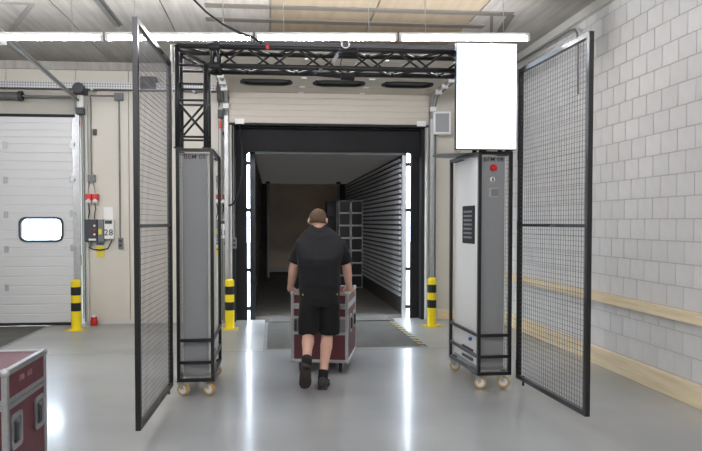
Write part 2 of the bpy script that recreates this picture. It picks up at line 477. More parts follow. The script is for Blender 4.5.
# dock wall: white sandwich panels round the two openings
wf = tag(MB().box(XL, E0, B + .06, B + .2, -.25, CEIL + .25).box(E1, D0, B + .06, B + .2, -.25, CEIL + .25).box(D1, WR + .25, B + .06, B + .2, -.25, CEIL + .25)
         .box(E0, E1, B + .06, B + .2, EH, CEIL + .25).box(D0, D1, B + .06, B + .2, DH, CEIL + .25)
         .box(E0, E1, B + .06, B + .2, -.25, -.001).box(D0, D1, B + .06, B + .2, -1.2, -.06).build('wall_front', 'trim_white'), kind='structure')
def panels(x0, x1, z0, z1, n):
    w = (x1 - x0) / n
    for i in range(n): MB().box(x0 + i*w + .004, x0 + (i+1)*w - .004, B, B + .07, z0, z1).build('wall_panel', 'panel_white', wf, bevel=.004)
panels(XL, E0, 0, CEIL, 2); panels(E1, D0, 0, CEIL, 3); panels(D1, WR, 0, CEIL, 2)
panels(E0, E1, EH, CEIL, 3); panels(D0, D1, DH, CEIL, 3)
tag(MB().box(XL, WR, B - .04, B, CEIL - .12, CEIL - .001).build('trim_2', 'ceiling_concrete'), kind='structure')
tag(MB().box(E1 + .1, D0 - .12, B - .012, B, .001, .06).build('trim_3', 'trim_white'), kind='structure')
tag(MB().box(WR - .06, WR, YB, B, CEIL - .10, CEIL - .001).build('trim_4', 'trim_white'), kind='structure')

# outside yard
tag(MB().box(-60, 60, B + .2, 90, -1.4, -1.2).build('yard_ground', 'yard'), kind='structure')

# ------------------------------------------------------------------ closed sectional dock door
def section(name, x0, x1, z0, z1, y, parent, m, ribs, th=.04, window=None, tilt=None):
    """one ribbed door section; the rib profile runs along x. tilt=(pivot_y, pivot_z, angle)"""
    g = .006
    prof = [(g, z0), (g, z0 + .004), (0, z0 + .012)]
    n = ribs
    for k in range(1, n):
        z = z0 + (z1 - z0) * k / n
        prof += [(0, z - .012), (g, z - .004), (g, z + .004), (0, z + .012)]
    prof += [(0, z1 - .012), (g, z1 - .004), (g, z1), (th, z1), (th, z0)]
    mb = MB()
    def slab_(a, b_, lo=None, hi=None):
        pr = prof
        if lo is not None:
            pr = [(0, lo), (0, hi), (th, hi), (th, lo)]
        mb.prism([(q, z) for q, z in pr], b_ - a, lambda q, z, t: (t, y + q, z), a)
    if not window: slab_(x0, x1)
    else:
        xs = [x0]
        for (wx0, wx1, wz0, wz1) in window:
            slab_(xs[-1], wx0); slab_(wx0, wx1, z0, wz0); slab_(wx0, wx1, wz1, z1); xs.append(wx1)
        slab_(xs[-1], x1)
    if tilt:
        py, pz, a = tilt
        mb.v = [(X, py + (Y-py)*math.cos(a) - (Z-pz)*math.sin(a), pz + (Y-py)*math.sin(a) + (Z-pz)*math.cos(a)) for X, Y, Z in mb.v]
    return mb.build(name, m, parent)
d1 = structure('door_1', 'closed white sectional dock door with an oblong window', 'door')
zs = [.04, .60, 1.18, 1.70, 2.22, 2.74, EH + .03]
WIN = [(-5.80, -5.20, 1.30, 1.62), (-3.775, -3.165, 1.29, 1.625)]
for k in range(6):
    s_ = section('door_panel', E0 - .02, E1 + .0, zs[k], zs[k+1], B - .09, d1, 'door_white', 4, window=WIN if k == 2 else None)
    for hx in (-3.98, -5.0):
        hz = zs[k+1] - .02
        if k < 5: MB().box(hx - .03, hx + .03, B - .105, B - .088, hz - .05, hz + .05).build('hinge', 'galv', s_)
    rz_ = zs[k] + .05 if k else .1
    if k: MB().box(E1 - .07, E1 + .03, B - .115, B - .085, zs[k] - .05, zs[k] + .05).cyl((E1 + .0, B - .11, zs[k]), (E1 + .06, B - .11, zs[k]), .025).build('roller', 'galv', s_)
for wx0, wx1, wz0, wz1 in WIN:
    o_ = rrect(wx0 - .022, wx1 + .022, wz0 - .022, wz1 + .022, .10); i_ = rrect(wx0 + .012, wx1 - .012, wz0 + .012, wz1 - .012, .075)
    w_ = MB().band(o_, i_, .075, XZ, B - .110).build('window_frame', 'dark_plastic', d1)
    MB().prism(rrect(wx0 + .002, wx1 - .002, wz0 + .002, wz1 - .002, .07), .012, XZ, B - .075).build('pane', 'glazing', w_)
MB().box(E0 - .02, E1, B - .088, B - .052, .001, .045).build('bottom_seal', 'seal_black', d1)
MB().box(E1 - .03, E1 + .012, B - .098, B - .045, .05, EH + .02).build('edge_strip', 'alu', d1)
MB().box(E0 - .05, E1 + .02, B - .045, B - .002, EH + .03, EH + .42).build('header_panel', 'header_grey', d1)
MB().box(E0 - .05, E1 + .02, B - .12, B - .04, EH + .02, EH + .06).build('header_seal', 'seal_black', d1)

def door_tracks(parent, x, sgn, top_pts):
    MB().box(x - .03, x + .03, B - .16, B - .13, 0.02, 3.25).build('vertical_track', 'galv', parent)
    MB().box(x + sgn*.05, x + sgn*.12, B - .06, B - .001, 0.02, 3.35).build('track_angle', 'trim_white', parent)
    MB().cyl((x + sgn*.075, B - .09, .05), (x + sgn*.075, B - .09, 3.3), .012).build('lift_cable', 'galv_dark', parent)
    MB().tube(top_pts, .03, 8).build('upper_track', 'galv', parent, smooth=True)
    up = [Vector(p) + Vector((sgn*.05, 0, -.04)) for p in top_pts]
    MB().tube(up, .012, 6).build('track_rod', 'galv_dark', parent)
t_end = on_y(14, 46, 8.0)
door_tracks(d1, E1 + .06, 1, [(E1 + .06, B - .145, 3.2), (E1 + .06, B - .17, 3.32), (E1 + .06, B - .25, 3.42), (t_end.x + .05, 8.0, t_end.z - .02), (t_end.x - .0, 7.2, t_end.z + .10)])
MB().box(t_end.x - .22, t_end.x + .02, 7.55, 7.75, t_end.z - .06, t_end.z + .03).build('track_bracket', 'label_white', d1, bevel=.01)
# spring shaft over the closed door
MB().cyl((E0, B - .2, 3.44), (E1 + .08, B - .2, 3.44), .016).build('spring_shaft', 'galv_dark', d1)
sp = MB()
a0, a1 = -5.3, -3.68
sp.cyl((a0, B - .2, 3.44), (a1, B - .2, 3.44), .048, 12)
for k in range(60):
    x = a0 + (a1 - a0) * k / 60; sp.lathe([(.052, 0), (.058, .008), (.052, .016)], (x, B - .2, 3.44), (1, 0, 0), 10)
sp.build('torsion_spring', 'galv_dark', d1)
MB().cyl((a1 - .05, B - .2, 3.44), (a1 + .0, B - .2, 3.44), .075, 14).build('spring_plug', 'dark_plastic', d1)
MB().cyl((-2.86, B - .28, 3.56), (-2.86, B - .12, 3.56), .085, 14).box(-2.96, -2.76, B - .2, B - .1, 3.48, 3.64).build('drive_unit', 'dark_plastic', d1, bevel=.01)
MB().cyl((-2.85, B - .2, 3.28), (-2.85, B - .2, 3.46), .05, 12).build('drive_motor', 'label_white', d1)
MB().box(-2.91, -2.79, B - .26, B - .14, 3.18, 3.27).build('motor_socket', 'dark_plastic', d1, bevel=.008)
MB().cyl((-2.86, B - .1, .1), (-2.86, B - .1, 3.2), .008).build('hand_chain', 'galv_dark', d1)
MB().box(-2.905, -2.875, B - .15, B - .12, 3.0, 3.09).build('red_tag', 'orange_red', d1)
MB().box(-2.905, -2.875, B - .15, B - .12, 1.01, 1.07).build('red_tag', 'orange_red', d1)
MB().box(-2.905, -2.875, B - .15, B - .12, .92, 1.01).build('green_tag', 'green', d1)

# ------------------------------------------------------------------ main dock door, raised
d2 = structure('door_2', 'raised beige sectional door above the open loading bay', 'door')
section('door_panel', D0 - .03, D1 + .03, DH, DH + .48, B - .12, d2, 'door_beige', 5)
HZ = DH + .47                                   # underside of the sections lying in the horizontal track
MB().box(D0 - .03, D1 + .03, B - .16, B - .085, HZ - .005, HZ + .05).build('door_panel', 'door_beige', d2, bevel=.02)
py_ = B - .16
def lay(p):                                     # a section modelled upright at y=py_, z from HZ, laid flat face down
    X, Y, Z = p
    return (X, py_ - (Z - HZ), HZ + (Y - py_))
wx = [(-.42, .27), (.62, 1.32), (1.62, 2.32)]
for z0, z1, rb in ((0, .42, 1), (.42, 1.02, 1), (1.02, 1.56, 5), (1.56, 2.10, 5), (2.10, 2.62, 5)):
    WO = [(a, b_, HZ + .54, HZ + .90) for a, b_ in wx] if z0 == .42 else None
    s2 = section('door_panel', D0 - .03, D1 + .03, HZ + z0, HZ + z1, py_, d2, 'door_beige', rb, tilt=(py_, HZ, PI/2), window=WO)
    for x in (0.45, 1.40):
        k_ = MB().box(x - .04, x + .04, py_ - .012, py_, HZ + z0 + .01, HZ + z0 + .05); k_.v = [lay(p) for p in k_.v]; k_.build('hinge', 'label_white', s2)
    for a, b_, q0, q1 in (WO or []):
        fr = MB().band(rrect(a - .03, b_ + .03, q0 - .03, q1 + .03, .19), rrect(a + .02, b_ - .02, q0 + .02, q1 - .02, .14), .06, XZ, py_ - .010)
        fr.v = [lay(p) for p in fr.v]; fr_ = fr.build('window_frame', 'seal_black', s2)
        pn = MB().prism(rrect(a, b_, q0, q1, .15), .012, XZ, py_ + .02); pn.v = [lay(p) for p in pn.v]
        pn.build('pane', 'dark_plastic', fr_)
MB().box(D0 - .03, D1 + .03, B - .125, B - .075, DH - .035, DH + .0).build('bottom_seal', 'seal_black', d2)
MB().box(D0 - .03, D1 + .03, py_ - 2.66, py_ - 2.62, HZ - .01, HZ + .06).build('top_seal', 'seal_black', d2)
for x in (D0 + .06, D1 - .16): MB().box(x, x + .14, B - .15, B - .12, DH - .02, DH + .06).build('corner_bracket', 'label_white', d2)
for sx_, xx in ((-1, D0 - .075), (1, D1 + .075)):
    door_tracks(d2, xx, sx_, [(xx, B - .145, 3.2), (xx, B - .16, 3.36), (xx, B - .20, 3.46), (xx, B - .30, 3.55), (xx, B - .45, 3.575), (xx, 9.2, 3.585), (xx, 7.4, 3.60)])
    for k in range(4):
        yy = B - .2 - .36 * k; zz = (3.30, 3.50, 3.52, 3.53)[k]
        MB().box(xx - .045, xx + .045, yy - .05, yy + .02, zz, zz + .07).build('roller_bracket', 'label_white', d2)
MB().box(D0 - .02, D0 + .0, B - .12, B, .02, DH).build('jamb_strip', 'trim_white', d2)
MB().box(D1 - .0, D1 + .02, B - .12, B, .02, DH).build('jamb_strip', 'trim_white', d2)
MB().box(-.83, -.73, B - .22, B - .08, 3.42, 3.70).build('drive_unit', 'dark_plastic', d2, bevel=.01)
MB().box(-.82, -.74, B - .22, B - .12, 3.16, 3.28).build('motor_socket', 'dark_plastic', d2, bevel=.01)
MB().box(-.80, -.76, B - .2, B - .15, 3.0, 3.12).build('red_tag', 'orange_red', d2)

# ------------------------------------------------------------------ ceiling lights
def ceiling_light(x0, x1, y, z, slope, label, group):
    L_ = x1 - x0
    t = thing('ceiling_light', label, 'light', ((x0 + x1)/2, y, z + slope * (x0 + x1)/2), 0, group)
    t.rotation_euler = (0, -math.atan(slope), 0)
    MB().box(-L_/2, L_/2, -.011, .011, .034, .064).build('housing', 'label_white', t)
    MB().cyl((-L_/2 + .03, 0, 0), (L_/2 - .03, 0, 0), .0165, 12).build('tube', 'tube_light', t, smooth=True)
    for s in (-1, 1):
        MB().box(s*(L_/2 - .015) - .015, s*(L_/2 - .015) + .015, -.02, .02, -.024, .034).build('lamp_holder', 'label_white', t)
        MB().cyl((s*L_*.3, 0, .07), (s*L_*.3, 0, CEIL - (z + slope*(x0+x1)/2) - .004 - abs(slope)*L_*.3), .004, 6).build('hanger', 'galv', t)
    return t
xs = [-4.75, -3.21, -1.695, -.18, 1.335, 2.78]
names = ['above the closed dock door', 'beside the closed dock door', 'over the left wire gate hinge', 'over the bare part of the truss', 'ending beside the block wall']
lab = ['fluorescent tube hung under the ceiling before the closed dock door', 'fluorescent tube between the closed dock door and the wire gate',
       'fluorescent tube crossing over the grey pillar with the truss corner', 'fluorescent tube above the middle of the black truss',
       'last fluorescent tube, above the lit screen and near the block wall']
for k in range(5): ceiling_light(xs[k] + .012, xs[k+1] - .012, 6.95, 3.475, .024, lab[k], 'fluorescent tubes over the truss')
ordl = ['seventh from the block wall', 'sixth from the block wall', 'fifth from the block wall', 'fourth from the block wall', 'third from the block wall', 'second from the block wall', 'next to the block wall']
for y in (2.6, -1.8):
    for k in range(-2, 5):
        x0 = -4.35 + 1.5 * k
        ceiling_light(x0 + .01, x0 + 1.47, y, 3.5, 0, ('fluorescent tube in the row farthest from the dock doors, ' if y < 0 else 'fluorescent tube in the row above the open floor, ') + ordl[k + 2], 'fluorescent tubes in the hall' if y < 0 else 'fluorescent tubes above the floor')

# flat grey bars under the ceiling, modelled in place of cast shadows
def shadow_band(name, pts, w, label, h=.012, m_='shadow_grey'):
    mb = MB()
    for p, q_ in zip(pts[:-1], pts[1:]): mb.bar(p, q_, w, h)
    return tag(mb.build(name, m_), label, 'shadow_band', 'modelled shadow bands on the ceiling')
zc = CEIL - .0075
shadow_band('ceiling_shadow', [(-.78, 8.06, zc), (2.62, 8.06, zc)], .13, 'grey modelled shadow band across the ceiling, the one nearer the dock doors')
shadow_band('ceiling_shadow', [(-.74, 7.55, zc), (2.80, 7.55, zc)], .12, 'grey modelled shadow band across the ceiling, the one ending in a slanting band')
shadow_band('ceiling_shadow_slant', [(2.80, 7.60, zc), (2.96, 8.60, zc)], .09, 'slanting grey modelled shadow band on ceiling by block wall')
shadow_band('ceiling_shadow_slant', [(2.57, 7.60, zc), (2.90, 8.60, zc)], .035, 'thin grey modelled shadow band on ceiling by block wall')
shadow_band('ceiling_shadow', [(-3.6, 7.66, zc), (-2.62, 7.66, zc)], .07, 'short grey modelled shadow band on ceiling above closed dock door', m_='shadow_pale')
shadow_band('ceiling_shadow_slant', [(-2.66, 7.70, zc), (-3.33, 8.85, zc)], .06, 'slanting grey modelled shadow band on ceiling above closed dock door', m_='shadow_pale')

tag(MB().box(-.03, .03, 0, 6.0, -.03, 0).box(.045, .06, 0, 6.0, -.014, 0).build('ceiling_conduit', 'galv_dark'), 'grey conduit running along the ceiling towards the dock wall', 'conduit').location = (-1.89, 2.4, CEIL - .001)
# perforated cable tray along the dock wall
tr = thing('cable_tray', 'long perforated grey cable tray along the top of dock wall', 'cable tray', (-4.4, B - .14, 3.565))
MB().box(-3.5, 3.55, -.06, -.05, 0, .10).build('tray_side', 'perforated', tr)
MB().box(-3.5, 3.55, -.05, .06, 0, .006).build('tray_floor', 'galv_dark', tr)
MB().box(-3.5, 3.55, .05, .06, 0, .10).build('tray_side', 'perforated', tr)
for k in range(5): MB().box(-2.8 + 1.5*k, -2.76 + 1.5*k, -.06, .138, -.02, 0).build('tray_bracket', 'galv', tr)

# ------------------------------------------------------------------ dock leveller, shelter, trailer
def leveller(x0, x1, y0, label, lip=True):
    cx = (x0 + x1)/2; hw = (x1 - x0)/2
    t = thing('dock_leveller', label, 'dock leveller', (cx, y0, -.05))
    L_ = (B - .12) - y0
    MB().box(-hw + .05, hw - .05, .05, L_, 0, .052).build('platform', 'steel_plate', t)
    for s in (-1, 1): MB().box(s*hw - (.045 if s > 0 else 0), s*hw + (0 if s > 0 else .045), 0, L_, 0, .054).build('side_kerb', 'steel_edge', t)
    MB().box(-hw + .045, hw - .045, 0, .045, 0, .054).build('front_kerb', 'steel_edge', t)
    if lip: MB().box(-hw + .08, hw - .08, L_ + .005, L_ + .92, .0515, .066).build('lip', 'steel_plate', t)
    return t
lv = leveller(P1[0], P1[1], P1[2], 'dark steel dock leveller in front of the open bay')
MB().add([(.955, .06, .0575), (1.025, .06, .0575), (.985, 2.15, .0575), (.915, 2.15, .0575), (.955, .06, .0545), (1.025, .06, .0545), (.985, 2.15, .0545), (.915, 2.15, .0545)], [(0, 1, 2, 3), (7, 6, 5, 4), (0, 4, 5, 1), (1, 5, 6, 2), (2, 6, 7, 3), (3, 7, 4, 0)]).build('hazard_tape', 'hazard', lv)
leveller(P2[0], P2[1], P2[2], 'dark steel dock leveller before the closed white door', False)

sh = thing('dock_shelter', 'black fabric dock shelter framing the open loading bay', 'dock shelter', (0, B + .21, 0))
YS = .12
MB().box(D0 - .15, -.398, 0, YS, -.3, 3.05).build('side_curtain', 'curtain_black', sh)
MB().box(2.268, D1 + .15, 0, YS, -.3, 3.05).build('side_curtain', 'curtain_black', sh)
hp = [(D0 - .15, 3.3), (D0 - .15, 2.62), (-.40, 2.62)]
for k in range(7): a = PI/2 * k / 6; hp.append((-.40 + .10*(1-math.cos(a)), 2.62 + .07*math.sin(a)))
for k in range(7): a = PI/2 * k / 6; hp.append((2.28 - .10 + .10*math.sin(a), 2.62 + .07*math.cos(a)))
hp += [(D1 + .15, 2.62), (D1 + .15, 3.3)]
MB().prism(hp, .03, XZ, -.035).build('head_curtain', 'curtain_black', sh)
for s, x in ((-1, D0 + .0), (1, D1 - .05)): MB().box(x, x + .05, -.20, -.04, .0, DH).build('jamb_pad', 'seal_black', sh)
MB().box(D0, D1, -.20, -.04, DH - .05, DH - .04).build('head_pad', 'seal_black', sh)

TY, TE = 11.02, 19.6
TX0, TX1, TZ = -.295, 2.195, 2.70
tl = thing('truck_trailer', 'dark cargo trailer backed up to the open loading bay', 'trailer', (0, TY, -1.2))
def tp(mb, name, m, parent=tl, **k):
    mb.v = [(x, y - TY, z + 1.2) for x, y, z in mb.v]; return mb.build(name, m, parent, **k)
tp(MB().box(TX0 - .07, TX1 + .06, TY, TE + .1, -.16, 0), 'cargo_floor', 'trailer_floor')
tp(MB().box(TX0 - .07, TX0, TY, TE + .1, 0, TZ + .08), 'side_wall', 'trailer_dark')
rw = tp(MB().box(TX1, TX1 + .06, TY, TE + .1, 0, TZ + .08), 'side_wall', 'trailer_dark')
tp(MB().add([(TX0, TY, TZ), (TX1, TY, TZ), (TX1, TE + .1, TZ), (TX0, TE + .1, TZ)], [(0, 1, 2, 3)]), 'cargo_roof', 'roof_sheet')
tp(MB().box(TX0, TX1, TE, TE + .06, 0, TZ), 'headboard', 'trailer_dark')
tp(MB().box(-.13, 1.95, TE - .03, TE, .10, TZ), 'headboard_panel', 'trailer_ply')
tp(MB().box(-.13, 1.95, TE - .06, TE - .03, .10, .24), 'headboard_rail', 'trailer_post')
sl = MB().box(TX1 - .03, TX1 - .0, 0, TE - TY - .15, 0, .05)
for k in range(27):
    o = MB(); o.v = list(sl.v); o.f = list(sl.f)
    o.v = [(x, y + TY + .1, z + .30 + .0885*k) for x, y, z in o.v]
    tp(o, 'wall_slat', 'trailer_slat')
for k in range(5): tp(MB().box(TX0, TX0 + .02, TY + .1, TE - .1, .4 + .5*k, .48 + .5*k), 'lashing_rail', 'trailer_dark')
for x0, x1, m_ in ((TX0 - .07, TX0 + .02, 'powder_black'), (TX1 - .005, TX1 + .068, 'trailer_post')):
    tp(MB().box(x0, x1, TY - .04, TY + .06, -.16, TZ + .1), 'rear_post', m_)
tp(MB().box(TX0 - .075, TX1 + .065, TY - .04, TY + .06, TZ - .01, TZ + .14), 'rear_header', 'trailer_dark')
for z in (2.54, 1.77, .78, .14):
    tp(MB().box(TX0 - .16, TX0 - .06, TY - .05, TY - .01, z - .03, z + .03), 'hinge', 'powder_black')
    tp(MB().box(TX1 + .05, TX1 + .15, TY - .05, TY - .01, z - .03, z + .03), 'hinge', 'powder_black')
for s, x in ((-1, -.11), (1, 1.87)):
    tp(MB().cyl((x, 18.6, 0.01), (x, 18.6, TZ), .035, 10), 'load_pole', 'trailer_post')
    tp(MB().box(x - .06, x + .06, 18.54, 18.66, TZ - .06, TZ), 'pole_foot', 'powder_black')
for x in (-.05, 1.9):
    for y in (14.0, 15.3, 16.6):
        tp(MB().lathe([(.2, -.14), (.5, -.14), (.52, -.1), (.52, .1), (.5, .14), (.2, .14)], (x, y, -.68), (1, 0, 0), 24), 'wheel', 'rubber')
tp(MB().box(.3, 1.6, TY + .3, TE, -.45, -.16), 'chassis', 'powder_black')
tp(MB().box(0.2, 1.7, 13.8, 16.8, -.74, -.45), 'axle_frame', 'powder_black')

# crates stacked in the trailer
CW, CH, CD = .283, .2975, .55
cb = MB().box(.012, CW-.012, .05, CD, .012, CH-.012).data('body', 'powder_black')
ce = MB()
for a in (0.009, CW-.009):
    for b_ in (.009, CH-.009): ce.bar((a, 0, b_), (a, CD, b_), .018)
for y in (0.009, CD-.009):
    for b_ in (.009, CH-.009): ce.bar((0, y, b_), (CW, y, b_), .018)
    for a in (.009, CW-.009): ce.bar((a, y, 0), (a, y, CH), .018)
ce_me = ce.data('edge_frame', 'alu')
cc = MB()
for a in (.0, CW):
    for b_ in (0.02, CH - .02): cc.ell((a + (.021 if a == 0 else -.021), .0, b_), (.021, .016, .020), 8, 5)
cc_me = cc.data('corner', 'alu')
ords = ['bottom', 'second from bottom', 'third from bottom', 'fourth from bottom', 'fifth from bottom', 'sixth from bottom', 'topmost']
for c in range(2):
    for r in range(7):
        t = thing('black_crate', f"black silver-edged crate in the column {'touching' if c else 'one away from'} the slatted trailer wall, {ords[r]}",
                  'crate', (1.578 + c*(CW + .010), 15.6, r*CH + .001), 0, 'crates stacked in the trailer')
        share(cb, 'body', t); share(ce_me, 'edge_frame', t); share(cc_me, 'corner', t)
for r in range(5):
    t = thing('black_crate', f'plain black crate behind the silver-edged crate stack, {ords[r] if r < 4 else "topmost"}', 'crate', (1.36, 16.4, r*.42 + .001), 0, 'plain crates behind the stack')
    MB().box(0, .5, 0, .5, 0, .405).build('body', 'powder_black', t, bevel=.01)
    MB().box(.01, .49, -.012, 0, .33, .36).build('rim', 'dark_plastic', t)

# ------------------------------------------------------------------ bollards
def bollard(x, y, label):
    t = thing('bollard', label, 'bollard', (x, y, 0), 0, 'yellow bollards at the dock doors')
    r = .068
    MB().lathe([(r, .012), (r, .70), (r - .01, .725), (r - .03, .735)], n=20).build('post', 'yellow', t, smooth=False)
    for z in (.34, .57): MB().lathe([(r + .0015, z - .06), (r + .0015, z + .06)], n=20).build('band', 'black_band', t)
    MB().box(-.12, .12, -.11, .11, 0, .012).build('base_plate', 'yellow', t)
    for sx_ in (-1, 1):
        for sy in (-1, 1): MB().cyl((sx_*.095, sy*.085, .012), (sx_*.095, sy*.085, .022), .012, 6).build('bolt', 'galv', t)
bollard(-2.84, 9.86, 'yellow bollard with black bands beside the closed white dock door')
bollard(-.622, 9.76, 'yellow bollard with black bands next to the grey pillar without screen')
bollard(2.40, 9.76, 'yellow bollard with black bands behind the pillar with lit screen')

# ------------------------------------------------------------------ wall equipment beside the doors
def equipment(dx, where, dxs=None):
    dxs = dx if dxs is None else dxs      # the sockets hang over either end of the box
    Yw = B
    g = 'controls beside the dock doors'
    def W(px, py): p = on_y(px, py, Yw - .05); return p.x + dx, p.z
    x0, z1 = W(85.5, 219.5); x1, z0 = W(115, 241.5)
    t = thing('control_box', f'grey door control box with buttons beside {where}', 'control box', ((x0+x1)/2, Yw, z0), 0, g)
    w = (x1 - x0)/2; h = z1 - z0
    MB().box(-w, -w*.12, -.13, -.001, 0, h).build('left_housing', 'dark_plastic', t, bevel=.008)
    MB().box(-w*.10, w*.30, -.12, -.001, 0, h).build('switch_housing', 'grey_box', t, bevel=.008)
    MB().box(w*.32, w*.96, -.10, -.001, .04, h).build('right_housing', 'panel_light', t, bevel=.008)
    for k, (zz, m) in enumerate(((.72, 'label_white'), (.52, 'red'), (.33, 'label_white'))):
        MB().lathe([(.016, 0), (.016, .012), (.010, .016)], (-w*.30, -.13, h*zz), (0, -1, 0), 12).build('button', m, t)
    MB().box(-w*.05, w*.2, -.135, -.12, h*.32, h*.58).build('rotary_switch', 'yellow_sign', t, bevel=.006)
    MB().box(w*.38, w*.86, -.104, -.10, h*.80, h*.96).build('name_strip', 'dark_plastic', t)
    text_mesh('28', .13, 'printed', 'number', t, Matrix.Translation((w*.62, -.1015, h*.40)) @ FACE_CAM)
    MB().box(-w*.7, -w*.2, -.132, -.13, h*.05, h*.14).build('label_strip', 'label_white', t)
    MB().tube([(-w*.9, -.05, .02), (-w*.95, -.05, -.07), (-w*.5, -.05, -.12), (0, -.05, -.13), (w*.5, -.05, -.11), (w*.8, -.05, .02)], .009, 6).build('cable', 'cord_black', t)
    MB().tube([(-w*.55, -.05, .02), (-w*.65, -.05, -.06), (-w*.85, -.05, -.10)], .009, 6).build('cable', 'grey_box', t)
    xa, za = W(96, 257); xb, zb = W(103.5, 245)
    t = thing('warning_sign', f'small yellow instruction sign under the control box beside {where}', 'sign', ((xa+xb)/2, Yw, za), 0, g)
    MB().box(-(xb-xa)/2, (xb-xa)/2, -.02, -.001, 0, zb-za).build('plate', 'yellow_sign', t)
    MB().box(-(xb-xa)/2, (xb-xa)/2, -.024, -.001, zb-za, zb-za+.03).build('holder', 'blue', t)
    xa, za = W(103, 219); xb, zb = W(112, 207)
    tag(MB().prism([(-.07, 0), (.07, 0), (.07, zb-za), (-.07, zb-za)], .004, XZ, -.005).build('paper_notice', 'label_white'), f'white paper notice above the control box beside {where}', 'notice', g).location = ((xa+xb)/2, Yw, za)
    for k, px in enumerate((89, 95.5)):
        xa, za = W(px, 202); xa += dxs - dx
        t = thing('power_socket', f"red power socket beside {where}, {'nearer' if k == 0 else 'farther from'} the door track", 'socket', (xa, Yw, za), 0, g)
        MB().box(-.045, .045, -.09, -.001, .02, .12).build('housing', 'red', t, bevel=.008)
        MB().lathe([(.035, 0), (.042, .05), (.03, .06)], (0, -.06, .03), (0, -.6, -1), 12).build('plug', 'label_white', t)
        MB().tube([(0, -.09, -.02), (.01, -.08, -.1), (-.01 if k else .01, -.06, -.16), (-.02, -.05, -.262)], .008, 6).build('flex', 'cord_black', t)
    xa, za = W(91, 182); xa += dxs - dx
    t = thing('junction_box', f'grey junction box above the red sockets beside {where}', 'junction box', (xa, Yw, za), 0, g)
    MB().box(-.06, .06, -.06, -.001, 0, .11).build('housing', 'grey_box', t, bevel=.008)
    for s in (-1, 1): MB().tube([(s*.025, -.03, 0), (s*.05, -.04, -.1), (s*.06, -.05, -.17)], .007, 6).build('flex', 'grey_box', t)
    xt, zt = W(91, 96)
    tag(MB().cyl((0, -.02, 0), (0, -.02, zt - za - .12), .012, 8).build('conduit', 'galv_dark'), f'grey vertical conduit above the junction box beside {where}', 'conduit', g).location = (xa, Yw, za + .115)
    xs_, zs_ = W(93, 132); xs_ += dxs - dx
    tag(MB().box(-.025, .025, -.05, -.001, -.045, .045).box(-.012, .012, -.062, -.05, -.02, .02).build('limit_switch', 'dark_plastic'), f'small black switch on the wall beside {where}', 'switch', g).location = (xs_ + .02, Yw, zs_)
    xc, zc_ = W(118.5, 97)
    t = thing('junction_box', f'grey junction box high on the wall beside {where}', 'junction box', (xc, Yw, zc_), 0, g)
    MB().box(-.065, .065, -.07, -.001, -.05, .06).build('housing', 'grey_box', t, bevel=.008)
    MB().cyl((-.065, -.02, .02), (xa - xc, -.02, .02), .012, 8).build('conduit', 'galv_dark', t)
    xd, zd = W(119.5, 249); _, ze = W(119.5, 238)
    MB().cyl((.0, -.02, -.05), (.0, -.02, ze - zc_), .012, 8).build('conduit', 'galv_dark', t)
    t = thing('light_switch', f'dark double switch at the end of conduit beside {where}', 'switch', (xc + .01, Yw, zd), 0, g)
    MB().box(-.035, .035, -.05, -.001, 0, ze - zd).build('housing', 'grey_box', t, bevel=.005)
    for zz in (.2, .6): MB().box(-.02, .02, -.058, -.05, (ze-zd)*zz, (ze-zd)*(zz+.25)).build('rocker', 'dark_plastic', t)
equipment(0, 'the closed dock door')
equipment(1.73, 'the open loading bay', 1.93)
t = thing('floor_plug', 'red plug lying low on the wall beside yellow bollard', 'plug', tuple(on_z(94, 325.5)))
MB().lathe([(.05, 0), (.055, .06), (.045, .11), (.05, .13)], n=14).build('body', 'red', t)
MB().lathe([(.03, .13), (.025, .16)], n=10).build('cap', 'label_white', t)
tag(MB().tube([(0,0,0), (.05, -.05, -.35), (.05, -.1, -.75), (0, -.1, -1.05), (-.09, -.06, -1.22), (-.16, -.03, -1.25)], .014, 8).build('hanging_cable', 'cord_black', smooth=True),
    'black cable drooping in front of the black dock shelter', 'cable').location = (-.50, B - .14, 3.07)
x0, x1 = 2.55, 2.81
t = thing('loudspeaker', 'grey loudspeaker on the wall above the bollard behind screen', 'loudspeaker', ((x0+x1)/2, B - .12, 2.95), math.radians(-8))
MB().box(-.14, .14, -.08, .08, 0, .36).build('cabinet', 'panel_light', t, bevel=.012)
MB().box(-.105, .105, -.088, -.079, .035, .325).build('grille', 'grey_plastic', t)
MB().box(-.03, .03, .08, .12, .15, .21).build('bracket', 'galv', t)
t = thing('wall_loudspeaker', 'dark grey box loudspeaker under the cable tray seen through the gate', 'loudspeaker', (-1.855, B - .13, 3.575))
MB().box(-.12, .12, -.08, .08, 0, .19).build('cabinet', 'dark_plastic', t, bevel=.012)
MB().box(-.10, .10, -.088, -.079, .02, .17).build('grille', 'powder_black', t)
MB().box(-.02, .02, .08, .13, .07, .12).build('bracket', 'galv', t)
# conduit on the block wall
cz = CEIL - .13
tag(MB().tube([(0, 0, 0), (0, -1.9, -.03), (0, -2.02, -.05), (0, -2.08, -.11), (0, -2.10, -.2), (0, -2.12, -.82)], .014, 8).build('wall_conduit', 'grey_box', smooth=True),
    'thin grey conduit running down the block wall near the ceiling', 'conduit').location = (WR - .075, 9.5, cz)

